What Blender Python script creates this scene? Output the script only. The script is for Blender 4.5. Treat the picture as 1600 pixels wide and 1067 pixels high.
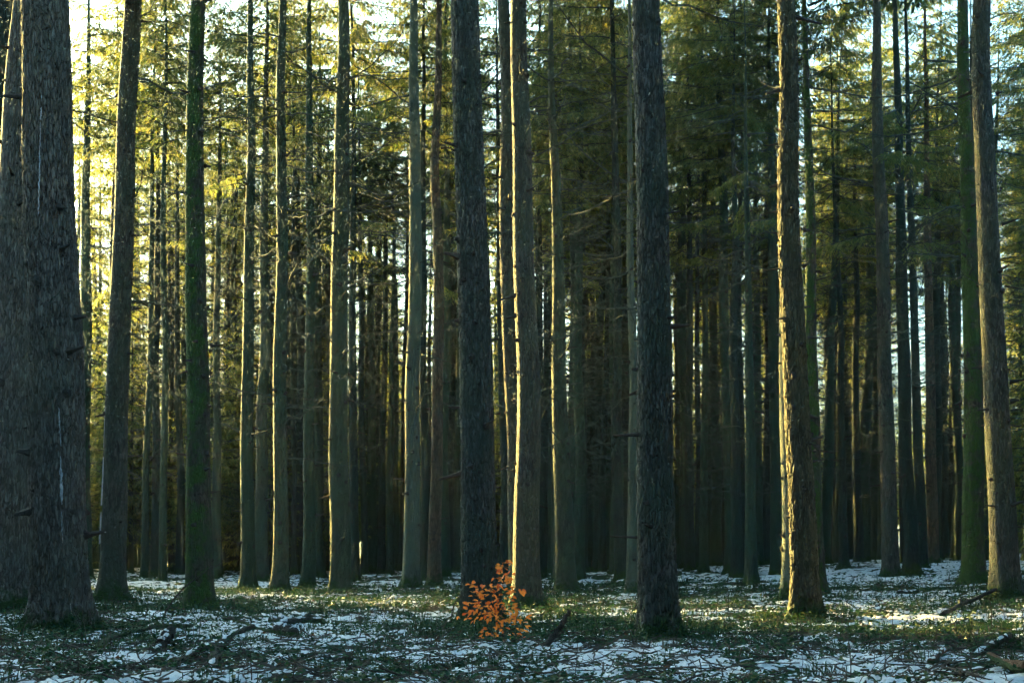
import bpy, math, random
import numpy as np
from mathutils import Vector, Matrix, Euler

for o in list(bpy.data.objects):
    bpy.data.objects.remove(o)
S = bpy.context.scene
COL = S.collection
R = math.radians
rng = np.random.default_rng(11)
random.seed(11)

# ------------------------------------------------------------------ camera
F = 2222.0            # focal length in photo pixels (50 mm on 36 mm)
CX, YH = 800.0, 860.0  # principal column, horizon row in the 1600 x 1067 photo
CAMH = 1.15
cam = bpy.data.cameras.new('camera')
cam.lens = 50.0
cam.sensor_width = 36.0
cam.shift_y = (YH - 533.5) / 1600.0
cam.clip_start = 0.1
cam.clip_end = 9000
camo = bpy.data.objects.new('camera', cam)
COL.objects.link(camo)
camo.location = (0, 0, CAMH)
camo.rotation_euler = (R(90), 0, 0)
S.camera = camo

# ------------------------------------------------------------------ light
SUN_AZ = -40.0        # degrees from the view axis (+Y), negative = left
SUN_EL = 10.0
SKY_STRENGTH = 0.05
SUN_STRENGTH = 5.0
EXPOSURE = 4.2
W = bpy.data.worlds.new('World')
S.world = W
W.use_nodes = True
wn = W.node_tree
wn.nodes.clear()
wo = wn.nodes.new('ShaderNodeOutputWorld')
bg = wn.nodes.new('ShaderNodeBackground')
sk = wn.nodes.new('ShaderNodeTexSky')
sk.sky_type = 'NISHITA'
sk.sun_disc = False
sk.sun_elevation = R(SUN_EL)
sk.sun_rotation = R(SUN_AZ)
sk.air_density = 1.0
sk.dust_density = 7.0
sk.ozone_density = 1.0
bg.inputs['Strength'].default_value = SKY_STRENGTH
sky_desat = wn.nodes.new('ShaderNodeHueSaturation')      # sky colour desaturated evenly, a paler sky
sky_desat.inputs['Saturation'].default_value = 0.85
wn.links.new(sk.outputs[0], sky_desat.inputs['Color'])
wn.links.new(sky_desat.outputs[0], bg.inputs[0])
wn.links.new(bg.outputs[0], wo.inputs[0])
sl = bpy.data.lights.new('sun', 'SUN')
sl.energy = SUN_STRENGTH
sl.angle = R(0.55)
sl.color = (1.0, 0.52, 0.11)
so = bpy.data.objects.new('sun', sl)
COL.objects.link(so)
sdir = Vector((math.sin(R(SUN_AZ)) * math.cos(R(SUN_EL)), math.cos(R(SUN_AZ)) * math.cos(R(SUN_EL)), math.sin(R(SUN_EL))))
so.rotation_euler = sdir.to_track_quat('Z', 'Y').to_euler()
so.location = sdir * 60

vs = S.view_settings
vs.view_transform = 'Standard'
vs.look = 'None'
vs.exposure = EXPOSURE
vs.gamma = 1.0
vs.use_curve_mapping = False
vs.use_white_balance = True
vs.white_balance_temperature = 4600
vs.white_balance_tint = -21
cy = S.cycles
cy.max_bounces = 3
cy.diffuse_bounces = 2
cy.glossy_bounces = 1
cy.transmission_bounces = 3
cy.volume_bounces = 0
cy.caustics_reflective = False
cy.caustics_refractive = False
cy.use_denoising = True
cy.use_light_tree = False
try:
    cy.denoiser = 'OPENIMAGEDENOISE'
except Exception:
    pass
cy.sample_clamp_indirect = 6.0
cy.use_adaptive_sampling = True
cy.adaptive_threshold = 0.05
cy.adaptive_min_samples = 10

# ------------------------------------------------------------------ numpy noise
def _hash(i, j, seed):
    i = np.asarray(i).astype(np.int64); j = np.asarray(j).astype(np.int64)
    h = (i * 374761393 + j * 668265263 + seed * 2147483647 + 1013904223) & 0xFFFFFFFF
    h = ((h ^ (h >> 13)) * 1274126177) & 0xFFFFFFFF
    h = ((h ^ (h >> 15)) * 2246822519) & 0xFFFFFFFF
    return ((h ^ (h >> 16)) & 0xFFFFFF) / float(0xFFFFFF)

def vnoise(x, y, seed=0):
    xi = np.floor(x); yi = np.floor(y)
    u = x - xi; v = y - yi
    u = u * u * u * (u * (u * 6 - 15) + 10); v = v * v * v * (v * (v * 6 - 15) + 10)
    a = _hash(xi, yi, seed); b = _hash(xi + 1, yi, seed)
    c = _hash(xi, yi + 1, seed); d = _hash(xi + 1, yi + 1, seed)
    return (a * (1 - u) + b * u) * (1 - v) + (c * (1 - u) + d * u) * v

def fbm(x, y, seed=0, octv=4, gain=0.5):
    s = 0; a = 1.0; t = 0
    for k in range(octv):
        s = s + a * vnoise(x * 2 ** k + 17.3 * k, y * 2 ** k - 9.1 * k, seed + k)
        t += a; a *= gain
    return s / t

def voro(x, y, seed, period=None):
    """F1, F2 and cell value of a jittered lattice; x wraps at `period` cells"""
    xi = np.floor(x); yi = np.floor(y)
    f1 = np.full(x.shape, 9.0); f2 = np.full(x.shape, 9.0); cell = np.zeros(x.shape)
    for dx in (-1, 0, 1):
        for dy in (-1, 0, 1):
            ci = xi + dx; cj = yi + dy
            hi = np.mod(ci, period) if period else ci
            px = ci + _hash(hi, cj, seed); py = cj + _hash(hi, cj, seed + 7)
            d = np.hypot(px - x, py - y)
            near = d < f1
            f2 = np.where(near, f1, np.minimum(f2, d))
            cell = np.where(near, _hash(hi, cj, seed + 13), cell)
            f1 = np.where(near, d, f1)
    return f1, f2, cell

# ------------------------------------------------------------------ mesh helpers
class MB:
    """collects vertex and face arrays and builds ONE mesh"""
    def __init__(s):
        s.v = []; s.q = []; s.t = []; s.n = 0; s.mi_q = []; s.mi_t = []
    def add(s, v, quads=None, tris=None, mi=0):
        v = np.asarray(v, dtype=np.float64).reshape(-1, 3)
        if quads is not None and len(quads):
            q = np.asarray(quads, dtype=np.int64).reshape(-1, 4) + s.n
            s.q.append(q); s.mi_q.append(np.full(len(q), mi))
        if tris is not None and len(tris):
            t = np.asarray(tris, dtype=np.int64).reshape(-1, 3) + s.n
            s.t.append(t); s.mi_t.append(np.full(len(t), mi))
        s.v.append(v); s.n += len(v)
    def mesh(s, name, mats, smooth=False):
        me = bpy.data.meshes.new(name)
        v = np.concatenate(s.v) if s.v else np.zeros((0, 3))
        q = np.concatenate(s.q) if s.q else np.zeros((0, 4), np.int64)
        t = np.concatenate(s.t) if s.t else np.zeros((0, 3), np.int64)
        me.vertices.add(len(v)); me.vertices.foreach_set('co', v.astype(np.float32).ravel())
        nl = len(q) * 4 + len(t) * 3
        me.loops.add(nl)
        me.loops.foreach_set('vertex_index', np.concatenate([q.ravel(), t.ravel()]).astype(np.int32))
        me.polygons.add(len(q) + len(t))
        st = np.concatenate([np.arange(len(q)) * 4, len(q) * 4 + np.arange(len(t)) * 3]).astype(np.int32)
        me.polygons.foreach_set('loop_start', st)
        mi = np.concatenate([np.concatenate(s.mi_q) if s.mi_q else np.zeros(0), np.concatenate(s.mi_t) if s.mi_t else np.zeros(0)]).astype(np.int32)
        me.polygons.foreach_set('material_index', mi)
        me.polygons.foreach_set('use_smooth', np.full(len(q) + len(t), smooth))
        for m in (mats if isinstance(mats, (list, tuple)) else [mats]):
            me.materials.append(m)
        me.update(calc_edges=True)
        return me

def link(name, data, parent=None, loc=(0, 0, 0), rot=(0, 0, 0), scale=None):
    o = bpy.data.objects.new(name, data)
    COL.objects.link(o)
    o.parent = parent
    o.location = loc
    o.rotation_euler = rot
    if scale is not None:
        o.scale = (scale,) * 3 if not hasattr(scale, '__len__') else scale
    return o

def tag(o, label=None, cat=None, group=None, kind=None):
    if label: o['label'] = label
    if cat: o['category'] = cat
    if group: o['group'] = group
    if kind: o['kind'] = kind
    return o

def tubes(mb, P, Rd, sides=4, mi=0, cap=True):
    """P (M,N,3) centre lines, Rd (M,N) radii"""
    P = np.asarray(P, float); Rd = np.asarray(Rd, float)
    if P.ndim == 2: P = P[None]; Rd = Rd[None]
    M, N, _ = P.shape
    T = np.gradient(P, axis=1)
    T /= np.linalg.norm(T, axis=2, keepdims=True) + 1e-9
    ref = np.zeros_like(T); ref[..., 2] = 1
    vert = np.abs(T[:, :1, 2]) > 0.9
    ref = np.where(vert[..., None], np.array([1.0, 0, 0]), ref)
    A = np.cross(T, ref); A /= np.linalg.norm(A, axis=2, keepdims=True) + 1e-9
    B = np.cross(T, A)
    th = np.arange(sides) / sides * 2 * np.pi
    V = P[:, :, None, :] + Rd[:, :, None, None] * (np.cos(th)[None, None, :, None] * A[:, :, None, :] + np.sin(th)[None, None, :, None] * B[:, :, None, :])
    idx = np.arange(M * N * sides).reshape(M, N, sides)
    a = idx[:, :-1, :]; b = np.roll(a, -1, axis=2); c = idx[:, 1:, :]; d = np.roll(c, -1, axis=2)
    q = np.stack([a, c, d, b], axis=-1).reshape(-1, 4)
    tr = None
    if cap and sides >= 3:
        tt = []
        for k in range(1, sides - 1):
            tt.append(np.stack([idx[:, -1, 0], idx[:, -1, k + 1], idx[:, -1, k]], -1))
            tt.append(np.stack([idx[:, 0, 0], idx[:, 0, k], idx[:, 0, k + 1]], -1))
        tr = np.concatenate(tt)
    mb.add(V.reshape(-1, 3), q, tr, mi)

def unit(a):
    return a / (np.linalg.norm(a, axis=-1, keepdims=True) + 1e-9)

# ------------------------------------------------------------------ materials
def mat(name):
    m = bpy.data.materials.new(name)
    m.use_nodes = True
    nt = m.node_tree
    nt.nodes.clear()
    out = nt.nodes.new('ShaderNodeOutputMaterial')
    return m, nt, out

class N:
    """tiny node helper"""
    def __init__(s, nt): s.nt = nt
    def new(s, t, **kw):
        n = s.nt.nodes.new(t)
        for k, v in kw.items():
            if k.startswith('i_'):
                n.inputs[k[2:]].default_value = v
            else:
                setattr(n, k, v)
        return n
    def lk(s, a, b): s.nt.links.new(a, b)
    def noise(s, vec, scale, detail=4, rough=0.55):
        n = s.new('ShaderNodeTexNoise')
        n.inputs['Scale'].default_value = scale; n.inputs['Detail'].default_value = detail; n.inputs['Roughness'].default_value = rough
        if vec is not None: s.lk(vec, n.inputs['Vector'])
        return n.outputs['Fac']
    def ramp(s, fac, stops):
        r = s.new('ShaderNodeValToRGB')
        e = r.color_ramp.elements
        while len(e) > 1: e.remove(e[-1])
        for i, (p, c) in enumerate(stops):
            el = e[0] if i == 0 else e.new(p)
            el.position = p; el.color = (*c, 1) if len(c) == 3 else c
        s.lk(fac, r.inputs[0])
        return r.outputs[0]
    def maprange(s, v, a, b, c=0.0, d=1.0):
        n = s.new('ShaderNodeMapRange')
        n.inputs[1].default_value = a; n.inputs[2].default_value = b; n.inputs[3].default_value = c; n.inputs[4].default_value = d
        s.lk(v, n.inputs[0]); return n.outputs[0]
    def math(s, op, a, b):
        n = s.new('ShaderNodeMath', operation=op)
        for i, x in enumerate((a, b)):
            if isinstance(x, (int, float)): n.inputs[i].default_value = x
            else: s.lk(x, n.inputs[i])
        return n.outputs[0]
    def mix(s, fac, a, b):
        n = s.new('ShaderNodeMix', data_type='RGBA')
        if isinstance(fac, (int, float)): n.inputs[0].default_value = fac
        else: s.lk(fac, n.inputs[0])
        for i, x in ((6, a), (7, b)):
            if isinstance(x, tuple): n.inputs[i].default_value = (*x, 1)
            else: s.lk(x, n.inputs[i])
        return n.outputs[2]

BARK_TONE = 0.72
def bark(name, c_dark, c_light, c_algae, algae=0.5, moss=0.0, moss_top=0.7, bump=0.6, fine=1.0, lichen=0.0):
    c_dark, c_light, c_algae = [tuple(BARK_TONE * v for v in c) for c in (c_dark, c_light, c_algae)]
    m, nt, out = mat(name); n = N(nt)
    tc = n.new('ShaderNodeTexCoord')
    oi = n.new('ShaderNodeObjectInfo')
    add = n.new('ShaderNodeVectorMath', operation='ADD')
    n.lk(tc.outputs['Object'], add.inputs[0])
    mu = n.new('ShaderNodeVectorMath', operation='SCALE'); mu.inputs[3].default_value = 37.0
    cmb = n.new('ShaderNodeCombineXYZ')
    n.lk(oi.outputs['Random'], cmb.inputs[2]); n.lk(cmb.outputs[0], mu.inputs[0]); n.lk(mu.outputs[0], add.inputs[1])
    mp = n.new('ShaderNodeMapping'); mp.inputs['Scale'].default_value = (1, 1, 0.22)
    n.lk(add.outputs[0], mp.inputs[0])
    # warp so that the plates are not a clean lattice
    wn_ = n.new('ShaderNodeTexNoise'); wn_.inputs['Scale'].default_value = 9.0; n.lk(mp.outputs[0], wn_.inputs['Vector'])
    wv = n.new('ShaderNodeVectorMath', operation='SCALE'); wv.inputs[3].default_value = 0.05
    n.lk(wn_.outputs['Color'], wv.inputs[0])
    wa = n.new('ShaderNodeVectorMath', operation='ADD'); n.lk(mp.outputs[0], wa.inputs[0]); n.lk(wv.outputs[0], wa.inputs[1])
    vo = n.new('ShaderNodeTexVoronoi', feature='DISTANCE_TO_EDGE'); vo.inputs['Scale'].default_value = 26.0 * fine
    n.lk(wa.outputs[0], vo.inputs['Vector'])
    fiss = n.maprange(vo.outputs['Distance'], 0.0, 0.16)
    vc = n.new('ShaderNodeTexVoronoi'); vc.inputs['Scale'].default_value = 26.0 * fine
    n.lk(wa.outputs[0], vc.inputs['Vector'])
    sep = n.new('ShaderNodeSeparateColor'); n.lk(vc.outputs['Color'], sep.inputs[0])
    grain = n.noise(mp.outputs[0], 60, 5, 0.7)
    tone = n.math('ADD', n.math('MULTIPLY', sep.outputs[0], 0.42), n.math('MULTIPLY', grain, 0.58))
    col = n.ramp(tone, [(0.25, c_dark), (0.8, c_light)])
    col = n.mix(n.maprange(fiss, 0.0, 0.7, 0.55, 0.0), col, tuple(0.5 * v for v in c_dark))
    big = n.noise(add.outputs[0], 1.3, 4, 0.6)
    alg = n.maprange(big, 0.52 - 0.35 * algae, 0.80 - 0.35 * algae, 0, min(1, algae + 0.25))
    col = n.mix(alg, col, c_algae)  # algae, its green also putting a cool shade tint into the bark
    if lichen > 0:
        li = n.noise(add.outputs[0], 14, 6, 0.7)
        lf = n.maprange(li, 0.60, 0.66, 0, lichen)
        col = n.mix(lf, col, (0.17, 0.20, 0.17))
    # moss: on the root collar, and higher up where the tree has it
    sx = n.new('ShaderNodeSeparateXYZ'); n.lk(tc.outputs['Object'], sx.inputs[0])
    mn = n.noise(add.outputs[0], 5, 5, 0.65)
    foot = n.math('SUBTRACT', n.math('MULTIPLY', mn, 1.5), n.math('DIVIDE', sx.outputs[2], moss_top))
    mf = n.maprange(foot, 0.25, 0.6)
    if moss > 0:
        ge = n.new('ShaderNodeNewGeometry'); dt = n.new('ShaderNodeVectorMath', operation='DOT_PRODUCT'); n.lk(ge.outputs['Normal'], dt.inputs[0]); dt.inputs[1].default_value = (-0.8, -0.5, 0.2)
        nn_ = n.math('ADD', n.noise(add.outputs[0], 3.0, 9, 0.68), n.math('MULTIPLY', dt.outputs['Value'], 0.10))
        up = n.maprange(nn_, 0.66 - 0.3 * moss, 0.80 - 0.3 * moss, 0, 0.9)
        mf = n.math('MAXIMUM', mf, up)
    mk = 1.5 if moss > 0 else 1.0
    mcol = n.ramp(n.noise(add.outputs[0], 45, 4, 0.7), [(0.3, (0.012 * mk, 0.028 * mk, 0.006)), (0.7, (0.055 * mk, 0.085 * mk, 0.016))])
    col = n.mix(mf, col, mcol)
    p = n.new('ShaderNodeBsdfPrincipled')
    p.inputs['Roughness'].default_value = 0.88
    p.inputs['Specular IOR Level'].default_value = 0.25
    n.lk(col, p.inputs['Base Color'])
    hgt = n.math('ADD', n.math('MULTIPLY', fiss, 1.0), n.math('MULTIPLY', grain, 0.35))
    bp = n.new('ShaderNodeBump'); bp.inputs['Strength'].default_value = min(1.0, bump * 1.5); bp.inputs['Distance'].default_value = 0.045
    n.lk(hgt, bp.inputs['Height']); n.lk(bp.outputs[0], p.inputs['Normal'])
    n.lk(p.outputs[0], out.inputs[0])
    return m

M = {}
M['grey'] = bark('bark_grey', (0.045, 0.040, 0.034), (0.17, 0.152, 0.125), (0.10, 0.11, 0.07), algae=0.5, lichen=0.5)
M['grey_near'] = bark('bark_grey_near', (0.085, 0.070, 0.058), (0.30, 0.26, 0.22), (0.16, 0.16, 0.115), algae=0.25, lichen=0.35, bump=0.7, fine=1.05)
M['dark_near'] = bark('bark_dark_near', (0.048, 0.045, 0.038), (0.19, 0.175, 0.155), (0.085, 0.10, 0.065), algae=0.45, lichen=0.45, bump=0.7, fine=1.05)
M['gold_near'] = bark('bark_ochre_near', (0.05, 0.042, 0.028), (0.19, 0.16, 0.105), (0.13, 0.12, 0.055), algae=0.45, lichen=0.3, bump=0.7, fine=1.05)  # ochre lightened to strengthen the sunlit rim
M['brown'] = bark('bark_brown', (0.045, 0.040, 0.030), (0.155, 0.140, 0.105), (0.085, 0.108, 0.064), algae=0.75)
M['green'] = bark('bark_green', (0.034, 0.042, 0.030), (0.105, 0.125, 0.088), (0.058, 0.088, 0.052), algae=0.75)
M['pale'] = bark('bark_pale', (0.07, 0.076, 0.06), (0.22, 0.23, 0.185), (0.15, 0.17, 0.12), algae=0.7, bump=0.5)
M['dark'] = bark('bark_dark', (0.025, 0.029, 0.024), (0.082, 0.092, 0.072), (0.042, 0.064, 0.042), algae=0.6)
M['moss'] = bark('bark_moss', (0.045, 0.035, 0.028), (0.16, 0.12, 0.10), (0.07, 0.09, 0.04), algae=0.5, moss=0.70)
M['rust'] = bark('bark_rust', (0.06, 0.040, 0.028), (0.21, 0.145, 0.10), (0.12, 0.125, 0.075), algae=0.4)

def simple(name, stops, rough=0.85, scale=20, transl=0.0, island=False, bump=0.0, tcol=None):
    m, nt, out = mat(name); n = N(nt)
    tc = n.new('ShaderNodeTexCoord')
    nz = n.noise(tc.outputs['Object'], scale, 4, 0.6)
    if island:
        ge = n.new('ShaderNodeNewGeometry')
        nz = n.math('ADD', n.math('MULTIPLY', ge.outputs['Random Per Island'], 0.75), n.math('MULTIPLY', nz, 0.25))
    col = n.ramp(nz, stops)
    if transl > 0:
        d = n.new('ShaderNodeBsdfPrincipled'); d.inputs['Roughness'].default_value = rough; d.inputs['Specular IOR Level'].default_value = 0.25
        n.lk(col, d.inputs['Base Color'])
        t = n.new('ShaderNodeBsdfTranslucent')
        if tcol:
            c2 = n.ramp(nz, tcol)
        else:
            c2 = col
        n.lk(c2, t.inputs[0])
        mx = n.new('ShaderNodeMixShader'); mx.inputs[0].default_value = transl
        n.lk(d.outputs[0], mx.inputs[1]); n.lk(t.outputs[0], mx.inputs[2]); n.lk(mx.outputs[0], out.inputs[0])
    else:
        d = n.new('ShaderNodeBsdfPrincipled'); d.inputs['Roughness'].default_value = rough; d.inputs['Specular IOR Level'].default_value = 0.25
        n.lk(col, d.inputs['Base Color'])
        if bump:
            bp = n.new('ShaderNodeBump'); bp.inputs['Strength'].default_value = bump; bp.inputs['Distance'].default_value = 0.01
            n.lk(nz, bp.inputs['Height']); n.lk(bp.outputs[0], d.inputs['Normal'])
        n.lk(d.outputs[0], out.inputs[0])
    return m

M['needles'] = simple('spruce_needles', [(0.15, (0.014, 0.042, 0.032)), (0.5, (0.028, 0.072, 0.044)), (0.9, (0.050, 0.095, 0.045))], 0.6, 3, 0.46, True,
                      tcol=[(0.15, (0.11, 0.16, 0.03)), (0.5, (0.26, 0.27, 0.04)), (0.9, (0.40, 0.35, 0.05))])
M['deadwood'] = simple('dead_branch_wood', [(0.25, (0.024, 0.028, 0.023)), (0.75, (0.078, 0.086, 0.064))], 0.9, 9)
M['resin'] = simple('dried_resin', [(0.3, (0.20, 0.19, 0.20)), (0.65, (0.48, 0.47, 0.50))], 0.5, 40)
M['knot'] = simple('branch_knot', [(0.3, (0.02, 0.018, 0.015)), (0.7, (0.06, 0.05, 0.04))], 0.9, 30)

# ------------------------------------------------------------------ terrain
def ground_z(x, y, micro=True):
    x = np.asarray(x, float); y = np.asarray(y, float)
    sp = lambda t, k: np.log1p(np.exp(np.clip(t * k, -40, 40))) / k
    z = 0.040 * sp(x - 3.0, 0.6) + 0.0045 * sp(y - 30, 0.2)
    z = np.minimum(z, 1.6 + 0 * z)
    z = z + 0.34 * (fbm(x * 0.09, y * 0.09, 3, 3) - 0.5) * np.clip((y - 6) / 20, 0, 1)
    if micro:
        z = z + 0.17 * (fbm(x * 0.8, y * 0.8, 21, 3) - 0.5) + 0.085 * (fbm(x * 4.0, y * 4.0, 31, 3) - 0.5)
    return z

def hit(px, py):
    """the ground point that a pixel of the photograph shows"""
    dx = (px - CX) / F; dz = -(py - YH) / F
    d = 6.0
    while d < 160:
        if CAMH + dz * d < float(ground_z(dx * d, d, False)): break
        d *= 1.004
    return dx * d, d

def gz(x, y): return float(ground_z(x, y))

# ------------------------------------------------------------------ the trees of the picture
# base x, base y, width at the foot, x at the top edge, width at row 480, bark, label
HT = [
 (-36, 925, 72, 0, 56, 'dark', 'dark spruce peeping out at the left edge behind the furrowed trunk'),
 (-4, 948, 108, 36, 66, 'grey_near', 'thick furrowed spruce trunk cut off by the left edge of the picture'),
 (97, 984, 94, 65, 80, 'grey_near', 'thickest grey spruce at far left with white resin streaks down its bark'),
 (132, 905, 24, 140, 20, 'green', 'dark green spruce just right of the thickest grey trunk'),
 (174, 938, 44, 207, 34, 'grey', 'grey knotty spruce leaning right, between the resin streaked trunk and the mossy one'),
 (172, 902, 14, 186, 11, 'rust', 'thin reddish spruce half hidden behind the grey knotty leaning trunk'),
 (226, 905, 13, 244, 9, 'green', 'slim greenish spruce, leftmost of three close together left of the mossy trunk'),
 (242, 901, 16, 252, 10, 'dark', 'dark slim spruce in the middle of three close together left of the mossy trunk'),
 (254, 908, 13, 260, 10, 'green', 'slim spruce, rightmost of three close together left of the mossy trunk'),
 (312, 953, 46, 311, 33, 'moss', 'spruce wrapped in bright green moss from top to foot, left of centre'),
 (336, 905, 17, 346, 10, 'brown', 'slim brown spruce just right of the moss wrapped trunk'),
 (388, 922, 25, 389, 17, 'green', 'greenish spruce, first of two straight trunks right of the moss wrapped one'),
 (409, 908, 23, 418, 15, 'brown', 'brownish spruce standing close behind the second straight trunk'),
 (437, 926, 27, 443, 19, 'brown', 'straight brown grey spruce with an orange lit left edge left of the thin dark one'),
 (460, 899, 10, 458, 7, 'dark', 'thin dark spruce between two straight trunks left of centre'),
 (481, 918, 22, 487, 15, 'green', 'olive green smooth spruce with a small foot left of centre'),
 (531, 926, 35, 535, 28, 'brown', 'sturdy brown grey spruce dotted with dark knots left of centre'),
 (555, 906, 17, 549, 11, 'dark', 'dark spruce tucked behind the sturdy knot dotted trunk'),
 (569, 897, 12, 560, 8, 'dark', 'thin black spruce right of the sturdy knot dotted trunk'),
 (596, 895, 13, 607, 8, 'dark', 'left of two thin dark spruces standing close as a pair'),
 (609, 897, 13, 618, 7, 'green', 'right of two thin dark spruces standing close as a pair'),
 (642, 919, 28, 648, 21, 'pale', 'pale grey green spruce with a sunlit hanging bough, left of centre'),
 (661, 906, 16, 663, 11, 'dark', 'dark spruce in the shade just right of the pale trunk'),
 (679, 916, 22, 685, 17, 'rust', 'reddish brown spruce with an orange lit left edge near the centre'),
 (696, 901, 17, 698, 12, 'green', 'green spruce behind the reddish brown trunk near the centre'),
 (711, 893, 15, 712, 7, 'dark', 'black thin spruce just left of the big dark central trunk'),
 (752, 972, 58, 726, 49, 'dark_near', 'big dark spruce behind the orange beech sapling'),
 (789, 906, 21, 776, 12, 'dark', 'dark spruce between the big dark trunk and the knotty one beside it'),
 (812, 928, 34, 787, 26, 'grey', 'grey brown spruce half hidden behind the knotty central trunk'),
 (824, 950, 46, 813, 34, 'grey', 'knotty grey green spruce right behind the orange sapling'),
 (884, 926, 34, 861, 20, 'brown', 'spruce leaning left with a broad dark foot right of the sapling'),
 (846, 899, 16, 842, 12, 'dark', 'dark thin spruce in the gap right of the knotty central trunk'),
 (901, 901, 20, 891, 13, 'green', 'green spruce behind the left leaning one right of the sapling'),
 (912, 896, 13, 907, 9, 'dark', 'thin spruce, first of a row left of the big lone trunk'),
 (934, 892, 14, 922, 8, 'dark', 'thin black spruce with a broken stump at its foot'),
 (953, 889, 19, 952, 12, 'green', 'greenish smooth spruce left of the narrow pale one'),
 (973, 893, 12, 974, 6, 'dark', 'thin dark spruce just left of the narrow grey green trunk'),
 (989, 926, 20, 982, 12, 'pale', 'narrow grey green spruce touching the big lone trunk on its left'),
 (1031, 1000, 62, 1013, 49, 'dark_near', 'big lone dark spruce with a mossy foot right of centre'),
 (1078, 893, 16, 1074, 10, 'dark', 'first thin spruce right of the big lone trunk'),
 (1090, 892, 11, 1087, 7, 'dark', 'thin spruce between two others right of the big lone trunk'),
 (1100, 896, 14, 1101, 9, 'green', 'thin green spruce with a bulging foot right of the big lone trunk'),
 (1143, 897, 21, 1124, 16, 'green', 'dark green spruce halfway between the big lone trunk and the golden lit one'),
 (1160, 894, 12, 1157, 8, 'dark', 'thin black spruce behind the one with the wide foot'),
 (1174, 913, 21, 1166, 11, 'green', 'slim spruce with a wide dark foot left of the golden lit trunk'),
 (1212, 886, 14, 1205, 10, 'dark', 'dark spruce close left of the golden lit trunk'),
 (1236, 938, 32, 1230, 24, 'pale', 'pale spruce almost hidden behind the golden lit trunk'),
 (1260, 968, 45, 1226, 34, 'gold_near', 'spruce with a golden sunlit left side right of centre'),
 (1277, 929, 30, 1258, 18, 'moss', 'mossy spruce close behind the golden lit trunk on its right'),
 (1319, 890, 15, 1298, 8, 'dark', 'thin black leaning spruce right of the golden lit trunk'),
 (1392, 903, 28, 1367, 21, 'grey', 'left of two broad spruces standing together at right'),
 (1425, 897, 25, 1399, 17, 'dark', 'right of two broad spruces standing together at right'),
 (1441, 889, 18, 1415, 12, 'dark', 'dark spruce right behind the pair of broad trunks'),
 (1457, 881, 20, 1444, 13, 'rust', 'reddish spruce with an orange edge right of the pair of broad trunks'),
 (1522, 912, 38, 1504, 27, 'moss', 'dark mossy spruce left of the golden trunk at the right edge'),
 (1517, 893, 20, 1518, 11, 'dark', 'spruce half hidden behind the dark mossy trunk at right'),
 (1572, 936, 46, 1536, 35, 'dark_near', 'spruce with a golden sunlit left edge, nearest the right edge of the picture'),
]

SRC = {}
TREES = []   # (x, y, radius) for spacing and for keeping ground cover off the trunks

def trunk_profile(z, r0, slope, H):
    r = np.maximum(r0 - slope * z, 0.0)
    zc = 12.0
    r = np.where(z > zc, r * np.clip(1 - ((z - zc) / (H - zc)) ** 1.4, 0, 1), r)
    return np.maximum(r, 0.012)

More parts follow.
